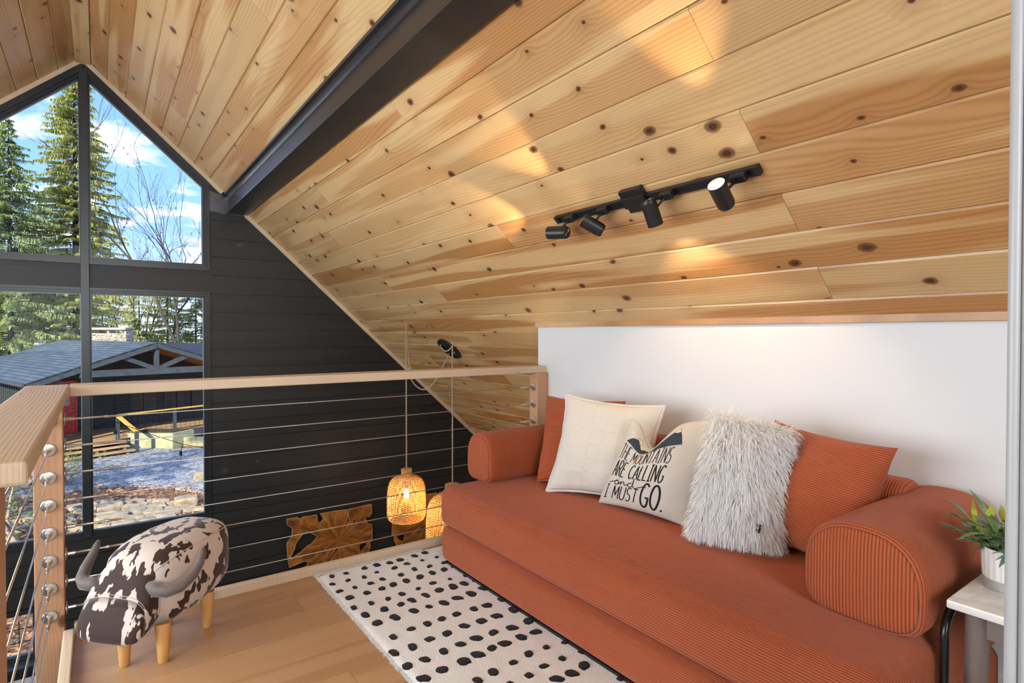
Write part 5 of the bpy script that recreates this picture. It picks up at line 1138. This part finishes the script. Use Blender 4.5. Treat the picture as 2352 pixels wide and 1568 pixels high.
def baretree(base, H, label, seed, grp=None, mat=BARK, lean=0.0, leaves=0, spread=0.5, depth=6):
    rnd = random.Random(seed); g = thing('bare_tree', label, 'tree', base, group=grp); br = MB(); tips = []; tr = MB()
    def grow(p, d, L, r_, lv, mbx):
        n = 4; pts = [p]; dd = d.copy()
        for i in range(n):
            dd = (dd + Vector((rnd.gauss(0, 0.10), rnd.gauss(0, 0.10), rnd.gauss(0.03, 0.06)))).normalized(); pts.append(pts[-1] + dd * L / n)
        mbx.tube(pts, [r_ * (1 - 0.35 * i / n) for i in range(n + 1)], 5 if lv < 3 else 3, False)
        if lv >= depth: tips.append(pts[-1]); return
        for k in range(rnd.randint(2, 3)):
            t = 1.0 if k == 0 else rnd.uniform(0.45, 0.95); q = pts[int(t * n)]; ax = Vector((rnd.gauss(0, 1), rnd.gauss(0, 1), rnd.gauss(0, 0.5))); ax = (ax - dd * ax.dot(dd)).normalized()
            nd2 = (dd + ax * spread * rnd.uniform(0.5, 1.3)).normalized(); nd2.z += 0.12; grow(q, nd2.normalized(), L * rnd.uniform(0.62, 0.85), r_ * 0.6 if k else r_ * 0.65, lv + 1, br)
            if lv >= 3: tips.append(q)
    grow(Vector((0, 0, 0)), Vector((lean, 0.05, 1)).normalized(), H * 0.30, H * 0.0055, 0, tr)
    tr.build('trunk', mat, g, smooth=True, fixn=False); br.build('branches', mat, g, kind='stuff', fixn=False)
    if leaves:
        lv = MB()
        for k in range(leaves):
            p = rnd.choice(tips); s = rnd.uniform(0.05, 0.11); u = Vector((rnd.gauss(0, 1), rnd.gauss(0, 1), rnd.gauss(0, 1))).normalized() * s; v = u.orthogonal().normalized() * s * 0.6; p = p + Vector((rnd.gauss(0, 0.1), rnd.gauss(0, 0.1), rnd.gauss(0, 0.1))); lv.add([p - u, p + v, p + u, p - v], [(0, 1, 2, 3)])
        lv.build('dry_leaves', TWIG, g, kind='stuff', fixn=False)
    return g
def gp(px, d): q = P(px, 784, d); return (q.x, q.y, GZ)
spruce(gp(176, 38), 23.6, 5.0, NEED, 'tallest spruce rising behind the window mullion', 41, 'evergreens beyond the cabin', 2.3)
spruce(gp(25, 34), 17.6, 4.8, NEED2, 'bluish spruce left of the tallest spruce', 42, 'evergreens beyond the cabin', 2.0)
for k, (px, d, H, lb) in enumerate(((75, 50, 12.5, 'hemlock behind the left end of the cabin roof'), (235, 52, 11.5, 'hemlock behind the stone chimney'), (320, 48, 10.5, 'hemlock behind the peak of the porch roof'), (385, 52, 11.0, 'hemlock right of the porch roof peak'), (450, 50, 10.0, 'rightmost hemlock beyond the cabin'), (150, 56, 13.0, 'hemlock just left of the stone chimney'), (-10, 52, 13.0, 'leftmost hemlock beyond the pale roof'))):
    spruce(gp(px, d), H, 4.0, HEML, lb, 50 + k, 'evergreens beyond the cabin', 0.95, 0.03, 0.3, 0.75)
baretree(gp(450, 40), 25.0, 'leafless tree fanning its branches at the right of the upper window', 61, 'leafless trees', lean=-0.15, leaves=60, spread=0.42)
baretree(gp(395, 46), 21.0, 'slender leafless tree left of the fanning tree', 62, 'leafless trees', leaves=40, spread=0.38)
baretree(gp(285, 42), 15.5, 'small leafless tree with rusty leftover leaves', 63, 'leafless trees', leaves=260, spread=0.6)
baretree(gp(330, 50), 18.0, 'leafless tree behind the hemlocks', 67, 'leafless trees', leaves=50, spread=0.5)
baretree(gp(10, 44), 17.0, 'leafless tree behind the bluish spruce', 64, 'leafless trees', leaves=40)
baretree((-9.0, 12.4, GZ), 13.0, 'leafless tree left of the house shading the gravel', 65, 'leafless trees', spread=0.6)
spruce((-6.4, 14.6, GZ), 13.0, 3.0, NEED2, 'spruce left of the house that shades the gravel', 66, 'evergreens beyond the cabin', 0.6)
# rhododendrons
def shrub(base, H, Rd, n, label, seed, lean=(0, 0)):
    rnd = random.Random(seed); g = thing('rhododendron', label, 'shrub', base); st = MB(); tips = []
    for k in range(5):
        az = rnd.uniform(0, 6.28); q = Vector((0, 0, 0)); pts = [q]; d = Vector((math.cos(az) * 0.5 + lean[0], math.sin(az) * 0.5 + lean[1], 1)).normalized()
        for i in range(6): d = (d + Vector((rnd.gauss(0, 0.25), rnd.gauss(0, 0.25), rnd.gauss(0.0, 0.1)))).normalized(); pts.append(pts[-1] + d * H / 6.5)
        st.tube(pts, [0.05 * H / 2 * (1 - i / 7.5) for i in range(7)], 6, False); tips += pts[3:]
    st.build('stems', BARKP, g, smooth=True, fixn=False); lv = MB()
    for k in range(n):
        p = rnd.choice(tips) + Vector((rnd.gauss(0, Rd), rnd.gauss(0, Rd), rnd.gauss(0, Rd * 0.8))); az = rnd.uniform(0, 6.28)
        for j in range(6):
            a = az + j * 1.05; d = Vector((math.cos(a), math.sin(a), rnd.uniform(-0.35, 0.25))).normalized(); s = rnd.uniform(0.07, 0.12); x = d.cross(Vector((0, 0, 1))).normalized() * s * 0.22
            lv.add([p, p + d * s * 0.5 + x, p + d * s, p + d * s * 0.5 - x], [(0, 1, 2, 3)])
    lv.build('leaves', LEAFR, g, kind='stuff', fixn=False); return g
LEAFR = leafm('rhododendron_leaf', (0.10, 0.19, 0.035), (0.42, 0.47, 0.09), 1.5)
q = PZ(48, 1262, GZ); shrub(q, 2.0, 0.30, 230, 'large rhododendron with bare crooked stems below the handrail', 71, (-0.25, 0.1))
q = PZ(155, 1112, GZ); shrub(q, 1.2, 0.22, 150, 'rhododendron beside the corner post by the gravel', 72)
q = PZ(62, 1118, GZ); shrub(q, 1.5, 0.26, 170, 'rhododendron behind the bare crooked stems', 73)
# string lights outside the window
sl = thing('string_lights', 'black string lights with clear bulbs hung outside the window', 'string lights', (0.15, 7.2, 0.3))
W = [Vector(v) for v in ((-0.75, 7.2, 0.17), (-0.444, 7.2, 0.28), (-0.293, 7.2, 0.365), (-0.10, 7.2, 0.489), (0.151, 7.2, 0.29), (0.417, 7.2, 0.149), (0.739, 7.2, -0.003), (0.994, 7.2, -0.081), (1.5, 7.2, -0.16))]
pl(sl, MB().tube(W, 0.0032, 6, False), 'wire', WIREB, smooth=True)
for x, z_ in ((0.151, 0.29), (0.739, -0.003)):
    pl(sl, MB().tube([(x, 7.2, z_), (x - 0.012, 7.2, z_ - 0.04), (x - 0.02, 7.2, z_ - 0.075)], 0.0035, 6), 'drop_wire', WIREB)
    sk = MB().lathe([(0.0, 0.0), (0.009, 0.0), (0.014, -0.012), (0.016, -0.05), (0.0, -0.05)], 14).build('socket', WIREB, sl, smooth='auto', loc=(x - 0.02 - 0.15, 0, z_ - 0.07 - 0.3))
    MB().lathe([(0.012, -0.048), (0.018, -0.06), (0.024, -0.085), (0.022, -0.108), (0.010, -0.122), (0.0, -0.124)], 18).build('bulb', BULBG, sk, smooth=True)
    MB().tube([(-0.004, 0, -0.05), (-0.005, 0, -0.095), (0.0, 0, -0.10), (0.005, 0, -0.095), (0.004, 0, -0.05)], 0.0012, 5).build('filament', BRASS, sk)
# wire fence by the lower window
wf = thing('wire_fence', 'black welded-wire fence panel outside the lowest window', 'fence', (-0.9, 8.4, -2.6))
for k in range(12): MB().bar((-0.9 + 0.15 * k, 0, -0.82), (-0.9 + 0.15 * k, 0, 0.6), 0.008, 0.008).build('wire', WIREB, wf)
for k in range(9): MB().bar((-0.95, 0, -0.7 + 0.15 * k), (0.8, 0, -0.7 + 0.15 * k), 0.008, 0.008).build('wire', WIREB, wf)
